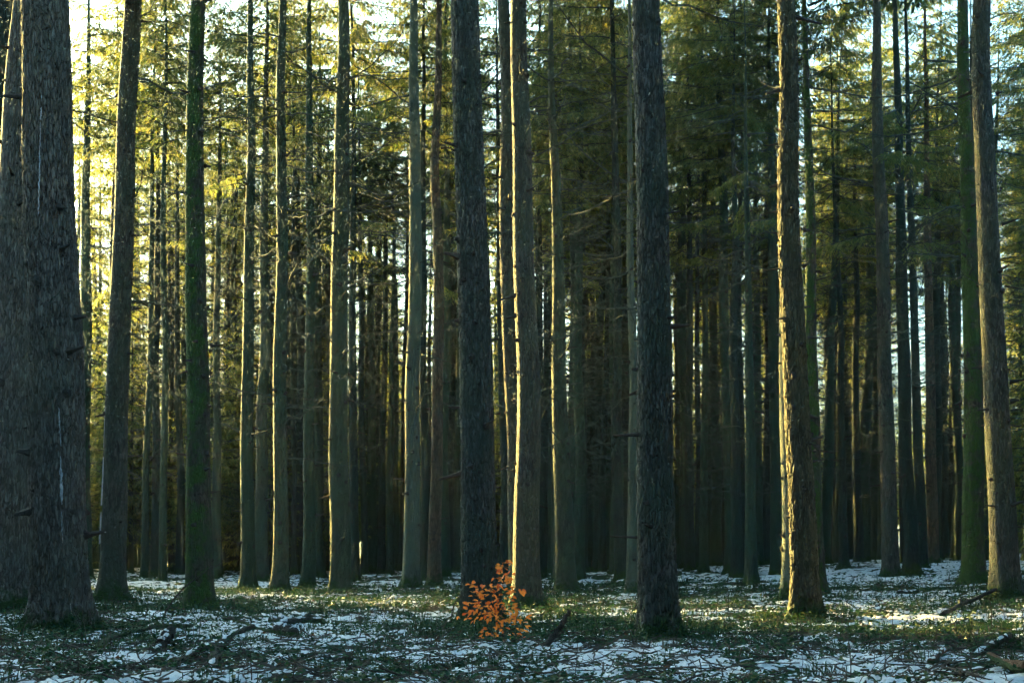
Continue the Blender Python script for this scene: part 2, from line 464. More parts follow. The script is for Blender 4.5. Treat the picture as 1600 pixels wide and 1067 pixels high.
def build_trunk(name, r0, slope, H, material, near, seed, zfine=10.5):
    mb = MB()
    if near:
        nseg = int(min(230, max(90, 2 * np.pi * r0 / 0.013)))
        zs = np.concatenate([np.arange(-0.35, zfine, 0.026), np.linspace(zfine, H, 26)])
    else:
        nseg = 18
        zs = np.concatenate([np.array([-0.35, -0.1, 0.0, 0.08, 0.16, 0.26, 0.38, 0.55, 0.8]), np.arange(1.1, H, 0.62), [H]])
    th = np.arange(nseg) / nseg * 2 * np.pi
    Z, T = np.meshgrid(zs, th, indexing='ij')
    rr = trunk_profile(Z, r0, slope, H)
    # root flare with lobes
    k = 4 + seed % 3
    lob = 0.5 + 0.5 * np.cos(k * T + seed * 1.7 + 0.6 * np.sin(T * 2 + seed))
    zz = np.maximum(Z, -0.1)
    rr = rr * (1 + np.exp(-np.maximum(zz, 0) / 0.24) * (0.14 + 0.55 * lob ** 1.8) + 0.08 * np.exp(-np.maximum(zz, 0) / 0.9))
    # slow out-of-round bulges
    rr = rr * (1 + 0.055 * (fbm(np.cos(T) * 1.2 + 5, Z * 0.45 + np.sin(T) * 1.2, seed + 50, 3) - 0.5) * 2)
    if near:
        circ = 2 * np.pi * r0
        fade = np.clip((zfine - Z) / 1.0, 0, 1)
        nx = int(round(circ / 0.066)); nx2 = int(round(circ / 0.030))
        u = T / (2 * np.pi)
        wob = 0.9 * (fbm(np.cos(T) * 3 + 9, Z * 1.6 + np.sin(T) * 3, seed + 60, 4) - 0.5) * 2
        f1, f2, cell = voro(u * nx + wob, Z / 0.24 + 0.4 * wob, seed + 70, nx)
        e1 = np.clip((f2 - f1) / 0.30, 0, 1)
        g1, g2, cell2 = voro(u * nx2 + wob * 1.2, Z / 0.065, seed + 80, nx2)
        e2 = np.clip((g2 - g1) / 0.35, 0, 1)
        mic = fbm(T * r0 * 60, Z * 35, seed + 90, 2) - 0.5
        low = np.clip(1.25 - Z * 0.05, 0.6, 1.25)
        rr = rr + fade * low * (0.028 * (np.sqrt(e1) - 0.6) + 0.005 * (e2 - 0.5) + 0.010 * (cell - 0.5) + 0.004 * mic)
    wx = 0.10 * (fbm(Z[:, :1] * 0.22, Z[:, :1] * 0 + seed, seed, 2) - 0.5) * 2 * np.clip(Z[:, :1] / 3, 0, 1)
    wy = 0.10 * (fbm(Z[:, :1] * 0.22 + 40, Z[:, :1] * 0 + seed, seed, 2) - 0.5) * 2 * np.clip(Z[:, :1] / 3, 0, 1)
    V = np.stack([rr * np.cos(T) + wx, rr * np.sin(T) + wy, Z], -1)
    nz = len(zs)
    idx = np.arange(nz * nseg).reshape(nz, nseg)
    a = idx[:-1]; b = np.roll(a, -1, 1); c = idx[1:]; d = np.roll(c, -1, 1)
    mb.add(V.reshape(-1, 3), np.stack([a, b, d, c], -1).reshape(-1, 4))
    return mb.mesh(name, material, True)

def build_stubs(r0, slope, H, seed, ztop=13, step=0.42):
    """short broken branch ends and knots all over a trunk"""
    rg = np.random.default_rng(seed)
    mb = MB()
    z = 0.9 + rg.random() * 0.6
    while z < ztop:
        for _ in range(rg.integers(1, 4)):
            a = rg.random() * 2 * np.pi
            zz = z + rg.normal() * 0.05
            r = float(trunk_profile(np.array(zz), r0, slope, H))
            L = rg.uniform(0.015, 0.07) + (rg.random() < 0.28) * rg.uniform(0.05, 0.35)
            kr = rg.uniform(0.014, 0.036) * (0.7 + r * 1.4)
            dz = rg.uniform(-0.35, 0.25)
            dr = np.array([np.cos(a), np.sin(a), 0]); up = np.array([0, 0, 1.0])
            t = np.array([-0.03, 0.0, 0.35, 1.0])[:, None]
            P = dr * (r + t * L) + up * (zz + dz * np.maximum(t, 0) * L)
            tubes(mb, P, np.array([kr * 2.1, kr * 1.6, kr, kr * 0.55]), 5)
        z += step * rg.uniform(0.6, 1.5)
    return mb.mesh('branch_stubs', M['knot'], False)

# dead branches -----------------------------------------------------
def dead_branch_arrays(rg, L, twiggy=1.0):
    """one dead spruce branch along +X from the origin; list of (points, radii)"""
    out = []
    n = 9
    t = np.linspace(0, 1, n)
    sag = rg.uniform(-0.28, 0.26); hook = rg.uniform(-0.05, 0.36)
    bend = rg.normal() * 0.16
    x = t * L
    z = L * (-sag * t + hook * t ** 2.4) + np.cumsum(rg.normal(size=n)) * 0.020 * L
    y = L * bend * t ** 1.7 + np.cumsum(rg.normal(size=n)) * 0.020 * L
    P = np.stack([x, y, z], -1); P -= P[0]
    rb = 0.008 + 0.0055 * L
    rad = rb * (1 - t) ** 0.6 + 0.0035
    out.append((P, rad))
    nt = int(twiggy * rg.integers(7, 13) * L)
    for i in range(nt):
        tt = rg.uniform(0.22, 0.97)
        k = tt * (n - 1); k0 = int(k); f = k - k0
        p0 = P[k0] * (1 - f) + P[min(k0 + 1, n - 1)] * f
        d = unit(P[min(k0 + 1, n - 1)] - P[max(k0 - 1, 0)])
        side = 1 if rg.random() < 0.5 else -1
        ang = rg.uniform(0.5, 1.15) * side
        dv = np.array([d[0] * np.cos(ang) - d[1] * np.sin(ang), d[0] * np.sin(ang) + d[1] * np.cos(ang), d[2] + rg.uniform(-0.5, 0.35)])
        dv = unit(dv)
        l = rg.uniform(0.14, 0.5) * L * (1.15 - tt)
        s = np.linspace(0, 1, 4)[:, None]
        Q = p0 + dv * l * s + np.array([0, 0, 1]) * (rg.uniform(-0.28, 0.22) * l * s ** 2) + rg.normal(size=(4, 3)) * 0.02 * l
        Q[0] = p0
        out.append((Q, np.linspace(0.0062, 0.0026, 4)))
    return out

def add_branch(mb, arr, mtx=None, sides=(5, 3)):
    for i, (P, r) in enumerate(arr):
        if mtx is not None:
            P = P @ mtx[:3, :3].T + mtx[:3, 3]
        tubes(mb, P, r, sides[0] if i == 0 else sides[1])

rgb = np.random.default_rng(77)
DEAD = []
for i in range(12):
    mb = MB(); L = [1.2, 1.6, 2.1, 2.6][i % 4]
    add_branch(mb, dead_branch_arrays(rgb, L, 1.0 if i < 8 else 0.35))
    DEAD.append(mb.mesh('dead_branch', M['deadwood'], False))

def rotz(a):
    c, s = np.cos(a), np.sin(a)
    return np.array([[c, -s, 0], [s, c, 0], [0, 0, 1.0]])

def dead_branch_mesh(seed, r0, slope, H, z0, z1, n, Lm=1.5):
    rg = np.random.default_rng(seed)
    mb = MB()
    for i in range(n):
        z = rg.uniform(z0, z1); a = rg.random() * 2 * np.pi
        r = float(trunk_profile(np.array(z), r0, slope, H)) * 0.9
        m = np.eye(4); m[:3, :3] = rotz(a); m[:3, 3] = (np.cos(a) * r, np.sin(a) * r, z)
        add_branch(mb, dead_branch_arrays(rg, rg.uniform(0.45, 1.25) * Lm, 0.8), m, (3, 3))
    return mb.mesh('dead_branches', M['deadwood'], False)

# live crowns -------------------------------------------------------
def needle_sprays(rg, P, D, L, Wd, up=None):
    """flat leaf-shaped needle sprays: P base, D direction, L length, Wd width -> verts, tris"""
    n = len(P)
    ref = rg.normal(size=(n, 3)); ref[:, 2] += 1.6
    Sd = unit(np.cross(D, ref))
    nrm = np.cross(Sd, D)
    mid = P + D * (L * 0.45)[:, None] + nrm * (L * 0.04)[:, None]
    tip = P + D * L[:, None] - np.array([0, 0, 1]) * (L * 0.15)[:, None]
    a = mid + Sd * Wd[:, None]; b = mid - Sd * Wd[:, None]
    V = np.stack([P, a, tip, b], 1).reshape(-1, 3)
    i = np.arange(n)[:, None] * 4
    return V, i + np.array([[0, 1, 2, 3]])

def live_branch_arrays(rg, L, droop, dens=1.0, big=1.0):
    """branch along +X; returns list of wood (P, r) and needle verts/quads"""
    n = 7
    t = np.linspace(0, 1, n)
    P = np.stack([t * L, L * rg.normal() * 0.10 * t ** 1.6, L * (rg.uniform(-0.05, 0.18) * t - droop * t ** 1.5 + 0.18 * t ** 3)], -1)
    wood = [(P, 0.004 + 0.011 * L * (1 - t) ** 0.8)]
    step = 0.085 / dens
    m = int(L * 0.88 / step)
    tt = np.linspace(0.12, 1.0, max(m, 4)) + rg.normal(size=max(m, 4)) * 0.012
    tt = np.clip(tt, 0.05, 1)
    k = tt * (n - 1); k0 = np.clip(k.astype(int), 0, n - 2); f = (k - k0)[:, None]
    B = P[k0] * (1 - f) + P[k0 + 1] * f
    D = unit(P[k0 + 1] - P[k0])
    Vs, Qs, off = [], [], 0
    for sgn in (-1, 1, 0):
        ang = (rg.uniform(0.65, 1.1, len(tt)) * sgn) if sgn else rg.normal(size=len(tt)) * 0.3
        dx = D[:, 0] * np.cos(ang) - D[:, 1] * np.sin(ang); dy = D[:, 0] * np.sin(ang) + D[:, 1] * np.cos(ang)
        dz = D[:, 2] - rg.uniform(0.10, 0.75, len(tt)) * (1.0 if sgn else 1.5)
        dv = unit(np.stack([dx, dy, dz], -1))
        l = np.clip(L * 0.42 * (1.12 - tt) * (0.35 + 1.3 * np.minimum(tt, 0.5)), 0.10, 0.75) * rg.uniform(0.55, 1.15, len(tt))
        if sgn == 0: l = l * 0.55
        ns = 11
        s = np.linspace(0.06, 1, ns)
        bp = B[:, None, :] + dv[:, None, :] * (l[:, None] * s)[..., None] - np.array([0, 0, 1]) * (l[:, None] * 0.30 * s ** 2)[..., None]
        use = rg.random((len(tt), ns)) < np.clip(l / 0.42, 0.35, 1)[:, None]
        bp = bp[use]; dd = np.repeat(dv[:, None, :], ns, 1)[use]
        nb = len(bp)
        a2 = rg.choice([-1, 1], nb) * rg.uniform(0.3, 1.0, nb)
        ex = unit(np.stack([dd[:, 0] * np.cos(a2) - dd[:, 1] * np.sin(a2), dd[:, 0] * np.sin(a2) + dd[:, 1] * np.cos(a2), dd[:, 2] - rg.uniform(0.0, 0.5, nb)], -1))
        V, Q = needle_sprays(rg, bp, ex, rg.uniform(0.09, 0.19, nb) * big, rg.uniform(0.011, 0.021, nb) * big)
        Vs.append(V); Qs.append(Q + off); off += len(V)
    return wood, np.concatenate(Vs), np.concatenate(Qs)

def build_crown(seed, zb, H, Lmax, dens=1.0, whorl=0.50, gap=0.12, big=1.0):
    rg = np.random.default_rng(seed)
    mb = MB()
    z = zb
    while z < H - 0.4:
        rel = (z - zb) / (H - zb)
        nb = rg.integers(4, 6)
        a0 = rg.random() * 6.28
        for j in range(nb):
            if rg.random() < gap + 0.25 * max(0, 0.15 - rel) / 0.15: continue
            L = Lmax * (min(1.0, 0.55 + rel * 3.0)) * (1 - rel) ** 0.75 * rg.uniform(0.6, 1.15) + 0.25
            a = a0 + j * 6.28 / nb + rg.normal() * 0.25
            wood, V, Q = live_branch_arrays(rg, L, rg.uniform(0.15, 0.45) * (1 - 0.6 * rel), dens, big)
            m = rotz(a); o = np.array([0.05 * np.cos(a), 0.05 * np.sin(a), z + rg.normal() * 0.10])
            for P, r in wood:
                tubes(mb, P @ m.T + o, r, 3, 1)
            mb.add(V @ m.T + o, Q, None, 0)
        z += whorl * rg.uniform(0.75, 1.25)
    return mb.mesh('crown', [M['needles'], M['deadwood']], False)

CROWN = {
    'high': [build_crown(101, 15.0, 27.0, 2.9, 0.22, 0.5, 0.08, 2.6)],
    'top': [build_crown(108, 20.0, 29.0, 2.5, 0.25, 0.45, 0.1, 2.2)],
    'slim': [build_crown(109, 13.5, 25.0, 2.0, 0.55, 0.48, 0.15, 1.2), build_crown(110, 12.0, 24.0, 1.9, 0.55, 0.48, 0.15, 1.2)],
    'up': [build_crown(113, 15.0, 26.0, 2.7, 0.58, 0.50, 0.15, 1.12), build_crown(114, 16.5, 27.0, 2.7, 0.58, 0.50, 0.15, 1.12), build_crown(115, 14.0, 25.0, 2.5, 0.58, 0.50, 0.15, 1.12)],
    'bare': [build_crown(111, 14.0, 25.0, 1.9, 0.45, 0.9, 0.5, 1.2), build_crown(112, 15.0, 24.0, 1.7, 0.45, 0.9, 0.5, 1.2)],
    'mid': [build_crown(103, 11.0, 25.0, 2.4, 0.55, 0.55, 0.22, 1.12), build_crown(104, 12.5, 26.0, 2.4, 0.55, 0.55, 0.22, 1.12), build_crown(105, 10.0, 23.0, 2.3, 0.55, 0.55, 0.22, 1.12)],
    'young': [build_crown(106, 1.0, 10.0, 2.0, 0.5, 0.42, 0.06, 1.25), build_crown(107, 1.8, 13.0, 2.2, 0.5, 0.45, 0.08, 1.25)],
}
LIVE = []
rgl = np.random.default_rng(55)
for i in range(4):
    mb = MB()
    wood, V, Q = live_branch_arrays(rgl, [1.5, 1.9, 2.2, 1.7][i], 0.35, 1.1)
    for P, r in wood: tubes(mb, P, r, 4, 1)
    mb.add(V, Q, None, 0)
    LIVE.append(mb.mesh('live_bough', [M['needles'], M['deadwood']], False))

# ------------------------------------------------------------------ hand-placed trees
rt = np.random.default_rng(5)
def px_r(w, d): return w / F * d / 2

for i, (bx, by, wb, tx, w480, bk, lab) in enumerate(HT):
    x, y = hit(bx, by)
    z = gz(x, y)
    H = 27.0 + rt.uniform(-2, 2)
    r_foot = px_r(wb, y) * 0.93
    z48 = CAMH + (YH - 480) / F * y - z
    r48 = px_r(w480, y)
    slope = max((r_foot - r48) / max(z48, 0.5), r_foot / 45.0)
    zt = CAMH + YH / F * y - z
    lean = math.atan2((tx - bx) / F * y, zt)
    near = y < 26
    root = link('spruce_tree', None, None, (x, y, z))
    root.empty_display_size = 0.3
    root.rotation_euler = (R(rt.normal() * 0.25), lean, 0)
    tag(root, lab, 'tree', 'spruces in the wood')
    TREES.append((x, y, r_foot))
    zf = min(11.0, zt + 0.6)
    link('trunk', build_trunk('trunk', r_foot, slope, H, M[bk], near, 100 + i, zf), root)
    st = link('branch_stubs', build_stubs(r_foot, slope, H, 300 + i, min(zt + 0.5, 14), 0.40 if y < 45 else 0.6), root)
    tag(st, kind='stuff')
    # crown: the high ones stay above the frame for the near trees
    cr = CROWN['high'][0] if y < 34 else CROWN['top'][0] if y < 50 else CROWN['up'][1] if bx < 720 else CROWN['up'][i % 3]
    link('crown', cr, root, rot=(0, 0, rt.random() * 6.28), scale=H / 27.0)
    if y < 34: SRC['tall_crown'] = root.children[-1]
    # dead branches
    if y < 26: nb, z0 = (5, 3.2)
    elif y < 36: nb, z0 = (20, 3.0)
    elif y < 50: nb, z0 = (42, 3.4)
    else: nb, z0 = (42, 3.5)
    z1 = min(zt + 0.5, 14.5)
    for k in range(nb):
        zz = z0 + (z1 - z0) * rt.random() ** 0.8
        a = rt.random() * 6.28
        r = float(trunk_profile(np.array(zz), r_foot, slope, H)) * 0.9
        s = rt.uniform(0.5, 1.25) * (0.5 if y < 30 else 1.0) * (0.7 + 0.4 * (zz - z0) / max(1, z1 - z0))
        link('dead_branch', DEAD[rt.integers(0, 12)], root, (r * math.cos(a), r * math.sin(a), zz), (rt.uniform(-0.6, 0.6), rt.uniform(-0.25, 0.3), a), s)
    if y > 40 or 'sunlit hanging' in lab:
        nl = 5 if bx > 720 else 1
        for k in range(nl):
            zz = rt.uniform(10.5, 15.0); a = rt.random() * 6.28
            if 'sunlit hanging' in lab and k == 0:
                zz = CAMH + (YH - 150) / F * y - z; a = math.pi + 0.25
            r = float(trunk_profile(np.array(zz), r_foot, slope, H)) * 0.9
            link('live_bough', LIVE[(k + i) % 4], root, (r * math.cos(a), r * math.sin(a), zz), (rt.uniform(-0.3, 0.3), rt.uniform(0.0, 0.3), a), rt.uniform(0.8, 1.1) * (1.5 if 'sunlit hanging' in lab and k == 0 else 1))
    if 'resin' in lab:
        def resin(p0, p1, wid):
            q = []
            for t in np.linspace(0, 1, 60):
                px_ = p0[0] + (p1[0] - p0[0]) * t + rt.normal() * 0.5; py_ = p0[1] + (p1[1] - p0[1]) * t
                zz = CAMH + (YH - py_) / F * y - z
                cx_ = bx + (tx - bx) * (zz / zt)
                r = float(trunk_profile(np.array(zz), r_foot, slope, H)) * (1 + 0.07 * math.exp(-zz / 0.9))
                sn = max(-0.9, min(0.9, (px_ - cx_) / F * y / r)); a = -math.pi / 2 + math.asin(sn)
                q.append((a, r, zz))
            mb = MB(); V = []; Q = []
            for j, (a, r, zz) in enumerate(q):
                w = wid * (0.35 + 1.3 * float(fbm(np.array([zz * 9.0]), np.array([px_ * 0 + wid * 999]), 5, 3)[0]) ** 1.5) * (0.1 + 0.9 * math.sin(math.pi * j / 59) ** 0.5) / r
                for sgn, lift in ((-1, -0.012), (-0.4, 0.014), (0.4, 0.016), (1, -0.012)):
                    rr = r + 0.006 + lift + rt.normal() * 0.002
                    V.append((rr * math.cos(a + sgn * w), rr * math.sin(a + sgn * w), zz))
                if j:
                    for m in range(3): Q.append(((j - 1) * 4 + m, (j - 1) * 4 + m + 1, j * 4 + m + 1, j * 4 + m))
            mb.add(V, Q)
            link('resin_streak', mb.mesh('resin_streak', M['resin'], True), root)
        resin((79, 152), (77, 200), 0.020); resin((77, 205), (74, 345), 0.007); resin((104, 640), (107, 700), 0.012); resin((107, 715), (109, 790), 0.022); resin((109, 800), (110, 850), 0.009)

# ------------------------------------------------------------------ the crowd of farther trees
FAR_TR = []
for k in range(5):
    r0 = 0.17 + 0.02 * k
    tr = build_trunk('trunk', r0, r0 / 34.0, 25.0, [M['dark'], M['green'], M['green'], M['dark'], M['green']][k], False, 700 + k)
    db = dead_branch_mesh(720 + k, r0, r0 / 34.0, 25.0, 3.0, 15.5, 58, 2.1)
    FAR_TR.append((tr, db, r0))
pts = list(TREES)
rf = np.random.default_rng(9)
ANCHOR = [(-400, 'the left edge of the picture'), (97, 'the resin streaked trunk'), (174, 'the grey leaning trunk'), (312, 'the moss wrapped trunk'), (388, 'the first greenish trunk'),
          (437, 'the straight brown trunk'), (481, 'the olive smooth trunk'), (531, 'the knot dotted trunk'), (642, 'the pale trunk'), (679, 'the reddish trunk'), (752, 'the big dark trunk'), (824, 'the knotty central trunk'),
          (884, 'the left leaning trunk'), (953, 'the greenish smooth trunk'), (1031, 'the big lone trunk'), (1100, 'the bulging footed trunk'), (1143, 'the dark green trunk'), (1174, 'the wide footed trunk'),
          (1260, 'the golden lit trunk'), (1319, 'the black leaning trunk'), (1392, 'the left broad trunk'), (1425, 'the right broad trunk'), (1457, 'the orange edged trunk'), (1522, 'the dark mossy trunk'), (1572, 'the rightmost golden trunk')]
ORD = ('first second third fourth fifth sixth seventh eighth ninth tenth eleventh twelfth thirteenth fourteenth fifteenth sixteenth seventeenth eighteenth nineteenth twentieth '
       'twenty-first twenty-second twenty-third twenty-fourth twenty-fifth twenty-sixth twenty-seventh twenty-eighth twenty-ninth thirtieth').split()
COVER = []        # columns of the picture already taken by nearer trunks, at eye height
for (a_, b_, c_) in TREES:
    COVER.append((CX + F * (a_ - c_) / b_, CX + F * (a_ + c_) / b_, b_))
def shows(x, d, r):
    l, h = CX + F * (x - r) / d, CX + F * (x + r) / d
    xs = np.linspace(l, h, 13)
    C_ = np.array(COVER); C_ = C_[C_[:, 2] < d]
    hid = ((xs[:, None] > C_[None, :, 0]) & (xs[:, None] < C_[None, :, 1])).any(1)
    return hid.mean() < 0.85
FARLIST = []
def far_tree(x, d, kind):
    tr, db, r0 = FAR_TR[rf.integers(0, 5)]
    if kind in ('tall', 'slim', 'bare'):
        root = link('spruce_tree', None, None, (x, d, gz(x, d)), (R(rf.normal() * 0.6), R(rf.normal() * 0.9), rf.random() * 6.28), rf.uniform(0.82, 1.12))
        tag(root, 'slender far spruce', 'tree', 'slender spruces in the depth of the wood'); FARLIST.append(('slender far spruce', CX + F * x / d, root))
        COVER.append((CX + F * (x - r0) / d, CX + F * (x + r0) / d, d))
        t = link('trunk', tr, root)
        tag(link('dead_branches', db, root), kind='stuff')
        c = link('crown', CROWN['up' if d < 78 else 'mid'][rf.integers(0, 3)] if kind == 'tall' else CROWN[kind][rf.integers(0, 2)], root, rot=(0, 0, rf.random() * 6.28))
        SRC['tall_trunk'] = t
    else:
        root = link('young_spruce', None, None, (x, d, gz(x, d)), (0, R(rf.normal() * 0.9), rf.random() * 6.28), rf.uniform(0.75, 1.1))
        tag(root, 'low branched young spruce', 'tree', 'young spruces behind the tall trunks'); FARLIST.append(('low branched young spruce', CX + F * x / d, root))
        k = rf.integers(0, 2)
        link('trunk', YT[k], root)
        c = link('crown', CROWN['young'][k], root)
        SRC['young_crown'] = c

YT = [build_trunk('trunk', 0.075, 0.0068, 10.0, M['dark'], False, 760), build_trunk('trunk', 0.095, 0.0068, 13.0, M['dark'], False, 761)]
def scatter(count, lo, hi, kind, spacing, test=None, pxr=(-40, 1640)):
    k = tries = 0
    while k < count and tries < 2500:
        tries += 1
        d = math.sqrt(rf.uniform(lo ** 2, hi ** 2)); px = rf.uniform(*pxr)
        x = (px - CX) / F * d
        if test and not test(px, d): continue
        if any((x - a) ** 2 + (d - b) ** 2 < spacing ** 2 for a, b, _ in pts): continue
        if kind != 'young' and not shows(x, d, 0.19): continue
        pts.append((x, d, 0.2)); far_tree(x, d, kind); k += 1
scatter(12, 62, 88, 'tall', 2.0, lambda px, d: 300 < px < 520 or px > 640, (280, 720))
scatter(8, 48, 64, 'tall', 1.6, None, (720, 1000))
scatter(11, 48, 66, 'tall', 1.6, None, (1000, 1640))
scatter(10, 60, 100, 'tall', 1.6, None, (720, 1000))
scatter(26, 60, 112, 'tall', 1.6, None, (1000, 1640))
scatter(34, 58, 92, 'bare', 1.2, None, (40, 720))
scatter(14, 66, 100, 'slim', 1.2, None, (60, 720))
scatter(12, 96, 118, 'tall', 1.6, None, (80, 720))
scatter(40, 60, 125, 'slim', 1.05, None, (720, 1000))
scatter(46, 60, 130, 'slim', 1.05, None, (1000, 1640))
scatter(20, 62, 80, 'young', 1.2, None, (90, 560))
scatter(12, 80, 104, 'young', 1.2, None, (500, 1050))
scatter(14, 72, 108, 'young', 1.2, None, (1050, 1640))
for px, d in ((112, 66), (222, 74), (268, 64), (352, 76), (458, 64), (508, 78), (582, 66), (668, 72), (704, 66)):
    far_tree((px - CX) / F * d, d, 'tall')
for px, d in ((771, 74), (780, 92), (466, 80), (494, 86)):
    far_tree((px - CX) / F * d, d, 'slim')
for k in range(16):  # row added sunward to keep low sun off the ground
    al = 15 + 1.6 * k; dp = 60 + rf.uniform(-2.5, 2.5)
    x = math.sin(R(SUN_AZ)) * dp + math.cos(R(SUN_AZ)) * al; d = math.cos(R(SUN_AZ)) * dp - math.sin(R(SUN_AZ)) * al
    if CX + F * x / d > -60: far_tree(x, d, 'young')
for px, d in ((1622, 40), (1600, 56), (1560, 66), (205, 62), (345, 63)):
    far_tree((px - CX) / F * d, d, 'young')

for what in ('slender far spruce', 'low branched young spruce'):
    lst = sorted([(p_, o_) for w_, p_, o_ in FARLIST if w_ == what], key=lambda q_: q_[0])
    cnt = {}
    for p_, o_ in lst:
        an = [a for a in ANCHOR if a[0] <= p_][-1][1] if p_ > -400 else ANCHOR[0][1]
        cnt[an] = cnt.get(an, 0) + 1
        o_['label'] = '%s %s to the right of %s' % (ORD[min(cnt[an], 30) - 1], what, an)

# ------------------------------------------------------------------ the wood around the camera, out of the picture
def instance_wood(name, label, P, rotv, scl, kindv, sets):
    """ONE object: points carrying whole trees (geometry nodes)"""
    me = bpy.data.meshes.new(name)
    me.vertices.add(len(P)); me.vertices.foreach_set('co', np.asarray(P, np.float32).ravel())
    for nm, arr, ty in (('turn', rotv, 'FLOAT'), ('size', scl, 'FLOAT'), ('sort', kindv, 'INT')):
        at = me.attributes.new(nm, ty, 'POINT')
        at.data.foreach_set('value', np.asarray(arr, np.int32 if ty == 'INT' else np.float32))
    o = link(name, me)
    ng = bpy.data.node_groups.new(name, 'GeometryNodeTree')
    ng.interface.new_socket('Geometry', in_out='INPUT', socket_type='NodeSocketGeometry')
    ng.interface.new_socket('Geometry', in_out='OUTPUT', socket_type='NodeSocketGeometry')
    gi = ng.nodes.new('NodeGroupInput'); go = ng.nodes.new('NodeGroupOutput')
    jn = ng.nodes.new('GeometryNodeJoinGeometry')
    def attr(nm, ty):
        a = ng.nodes.new('GeometryNodeInputNamedAttribute'); a.data_type = ty; a.inputs[0].default_value = nm
        return a.outputs[0]
    cx = ng.nodes.new('ShaderNodeCombineXYZ'); ng.links.new(attr('turn', 'FLOAT'), cx.inputs[2])
    for k, objs in sets.items():
        cmp_ = ng.nodes.new('FunctionNodeCompare'); cmp_.data_type = 'INT'; cmp_.operation = 'EQUAL'
        ng.links.new(attr('sort', 'INT'), cmp_.inputs[2]); cmp_.inputs[3].default_value = k
        for so_ in objs:
            oi = ng.nodes.new('GeometryNodeObjectInfo'); oi.inputs[0].default_value = so_; oi.transform_space = 'ORIGINAL'
            oi.inputs[1].default_value = True
            ip = ng.nodes.new('GeometryNodeInstanceOnPoints')
            ng.links.new(gi.outputs[0], ip.inputs['Points']); ng.links.new(cmp_.outputs[0], ip.inputs['Selection'])
            ng.links.new(oi.outputs['Geometry'], ip.inputs['Instance'])
            ng.links.new(cx.outputs[0], ip.inputs['Rotation']); ng.links.new(attr('size', 'FLOAT'), ip.inputs['Scale'])
            ng.links.new(ip.outputs[0], jn.inputs[0])
    ng.links.new(jn.outputs[0], go.inputs[0])
    md = o.modifiers.new('wood', 'NODES'); md.node_group = ng
    tag(o, label, 'wood', kind='stuff')
    return o

rw = np.random.default_rng(31)
s2 = (math.sin(R(SUN_AZ)), math.cos(R(SUN_AZ)))
WP, WS, WSZ = [], [], {}
tries = 0
while tries < 9000:
    tries += 1
    x = rw.uniform(-62, 62); y = rw.uniform(-60, 80)
    r = math.hypot(x, y)
    if r < 4.2 or r > 85: continue
    if y > 0 and abs(x) < 0.40 * y + 2.2: continue
    qd = x * s2[0] + y * s2[1]
    if qd > 66: continue
    azm = math.degrees(math.atan2(x, y))
    sunny = -95 < azm < -18
    back_left = azm <= -95  # sector thinned a little to let in side light
    strip = 13 < x * s2[1] - y * s2[0] < 31
    if (sunny and rw.random() < 0.35) or (back_left and rw.random() < 0.15): continue
    if sunny and strip and qd > 24: continue  # gap shaped in the unseen wood to let the low sun in
    if any((x - a) ** 2 + (y - b) ** 2 < 2.35 ** 2 for a, b in WP): continue
    WP.append((x, y)); WS.append(0)
    if r > (15 if back_left else 10):
        for _ in range(2):  # unseen young spruces added to block low sky light
            xj, yj = x + rw.normal() * 1.2, y + rw.normal() * 1.2
            if yj > -4 and abs(xj) < 0.37 * yj + 4.5: continue
            if sunny: WSZ[len(WP)] = rw.uniform(0.45, 0.75) * (0.55 if strip else 1)
            WP.append((xj, yj)); WS.append(1)
# young spruces, mostly unseen, added on the sunny side to shade the wood
for k in range(130):
    along = -24 + 114 * (k + rw.uniform(-0.3, 1.0)) / 130; dep = rw.uniform(69, 79)
    x = s2[0] * dep + s2[1] * along; y = s2[1] * dep - s2[0] * along
    WSZ[len(WP)] = rw.uniform(1.0, 1.3) * (0.6 if rw.random() < 0.12 else 1) * (0.72 if 16 < along < 29 else 1)  # lowered stretch lets sunlight through to the golden trunks
    WP.append((x, y)); WS.append(1)
for k in range(46):  # lower unseen spruces added to shade the forest floor
    along = rw.uniform(-14, 21); dep = rw.uniform(42, 56)
    x = s2[0] * dep + s2[1] * along; y = s2[1] * dep - s2[0] * along
    if y > 0 and abs(x) < 0.37 * y + 1.5: continue
    WSZ[len(WP)] = rw.uniform(0.64, 0.86); WP.append((x, y)); WS.append(1)
for k in range(90):
    d = rw.uniform(104, 124); px = rw.uniform(330, 1680)
    if px < 760: d -= 14
    WSZ[len(WP)] = rw.uniform(0.7, 1.05); WP.append(((px - CX) / F * d, d)); WS.append(1)
WPz = [(x, y, gz(x, y)) for x, y in WP]
wsc = rw.uniform(0.8, 1.1, len(WP))
for k, v in WSZ.items(): wsc[k] = v
instance_wood('surrounding_wood', 'the dim mass of spruces far behind the trunks and out of the picture, some added for shade', WPz, rw.random(len(WP)) * 6.28, wsc, WS,
              {0: [SRC['tall_trunk'], SRC['tall_crown']], 1: [SRC['young_crown']]})

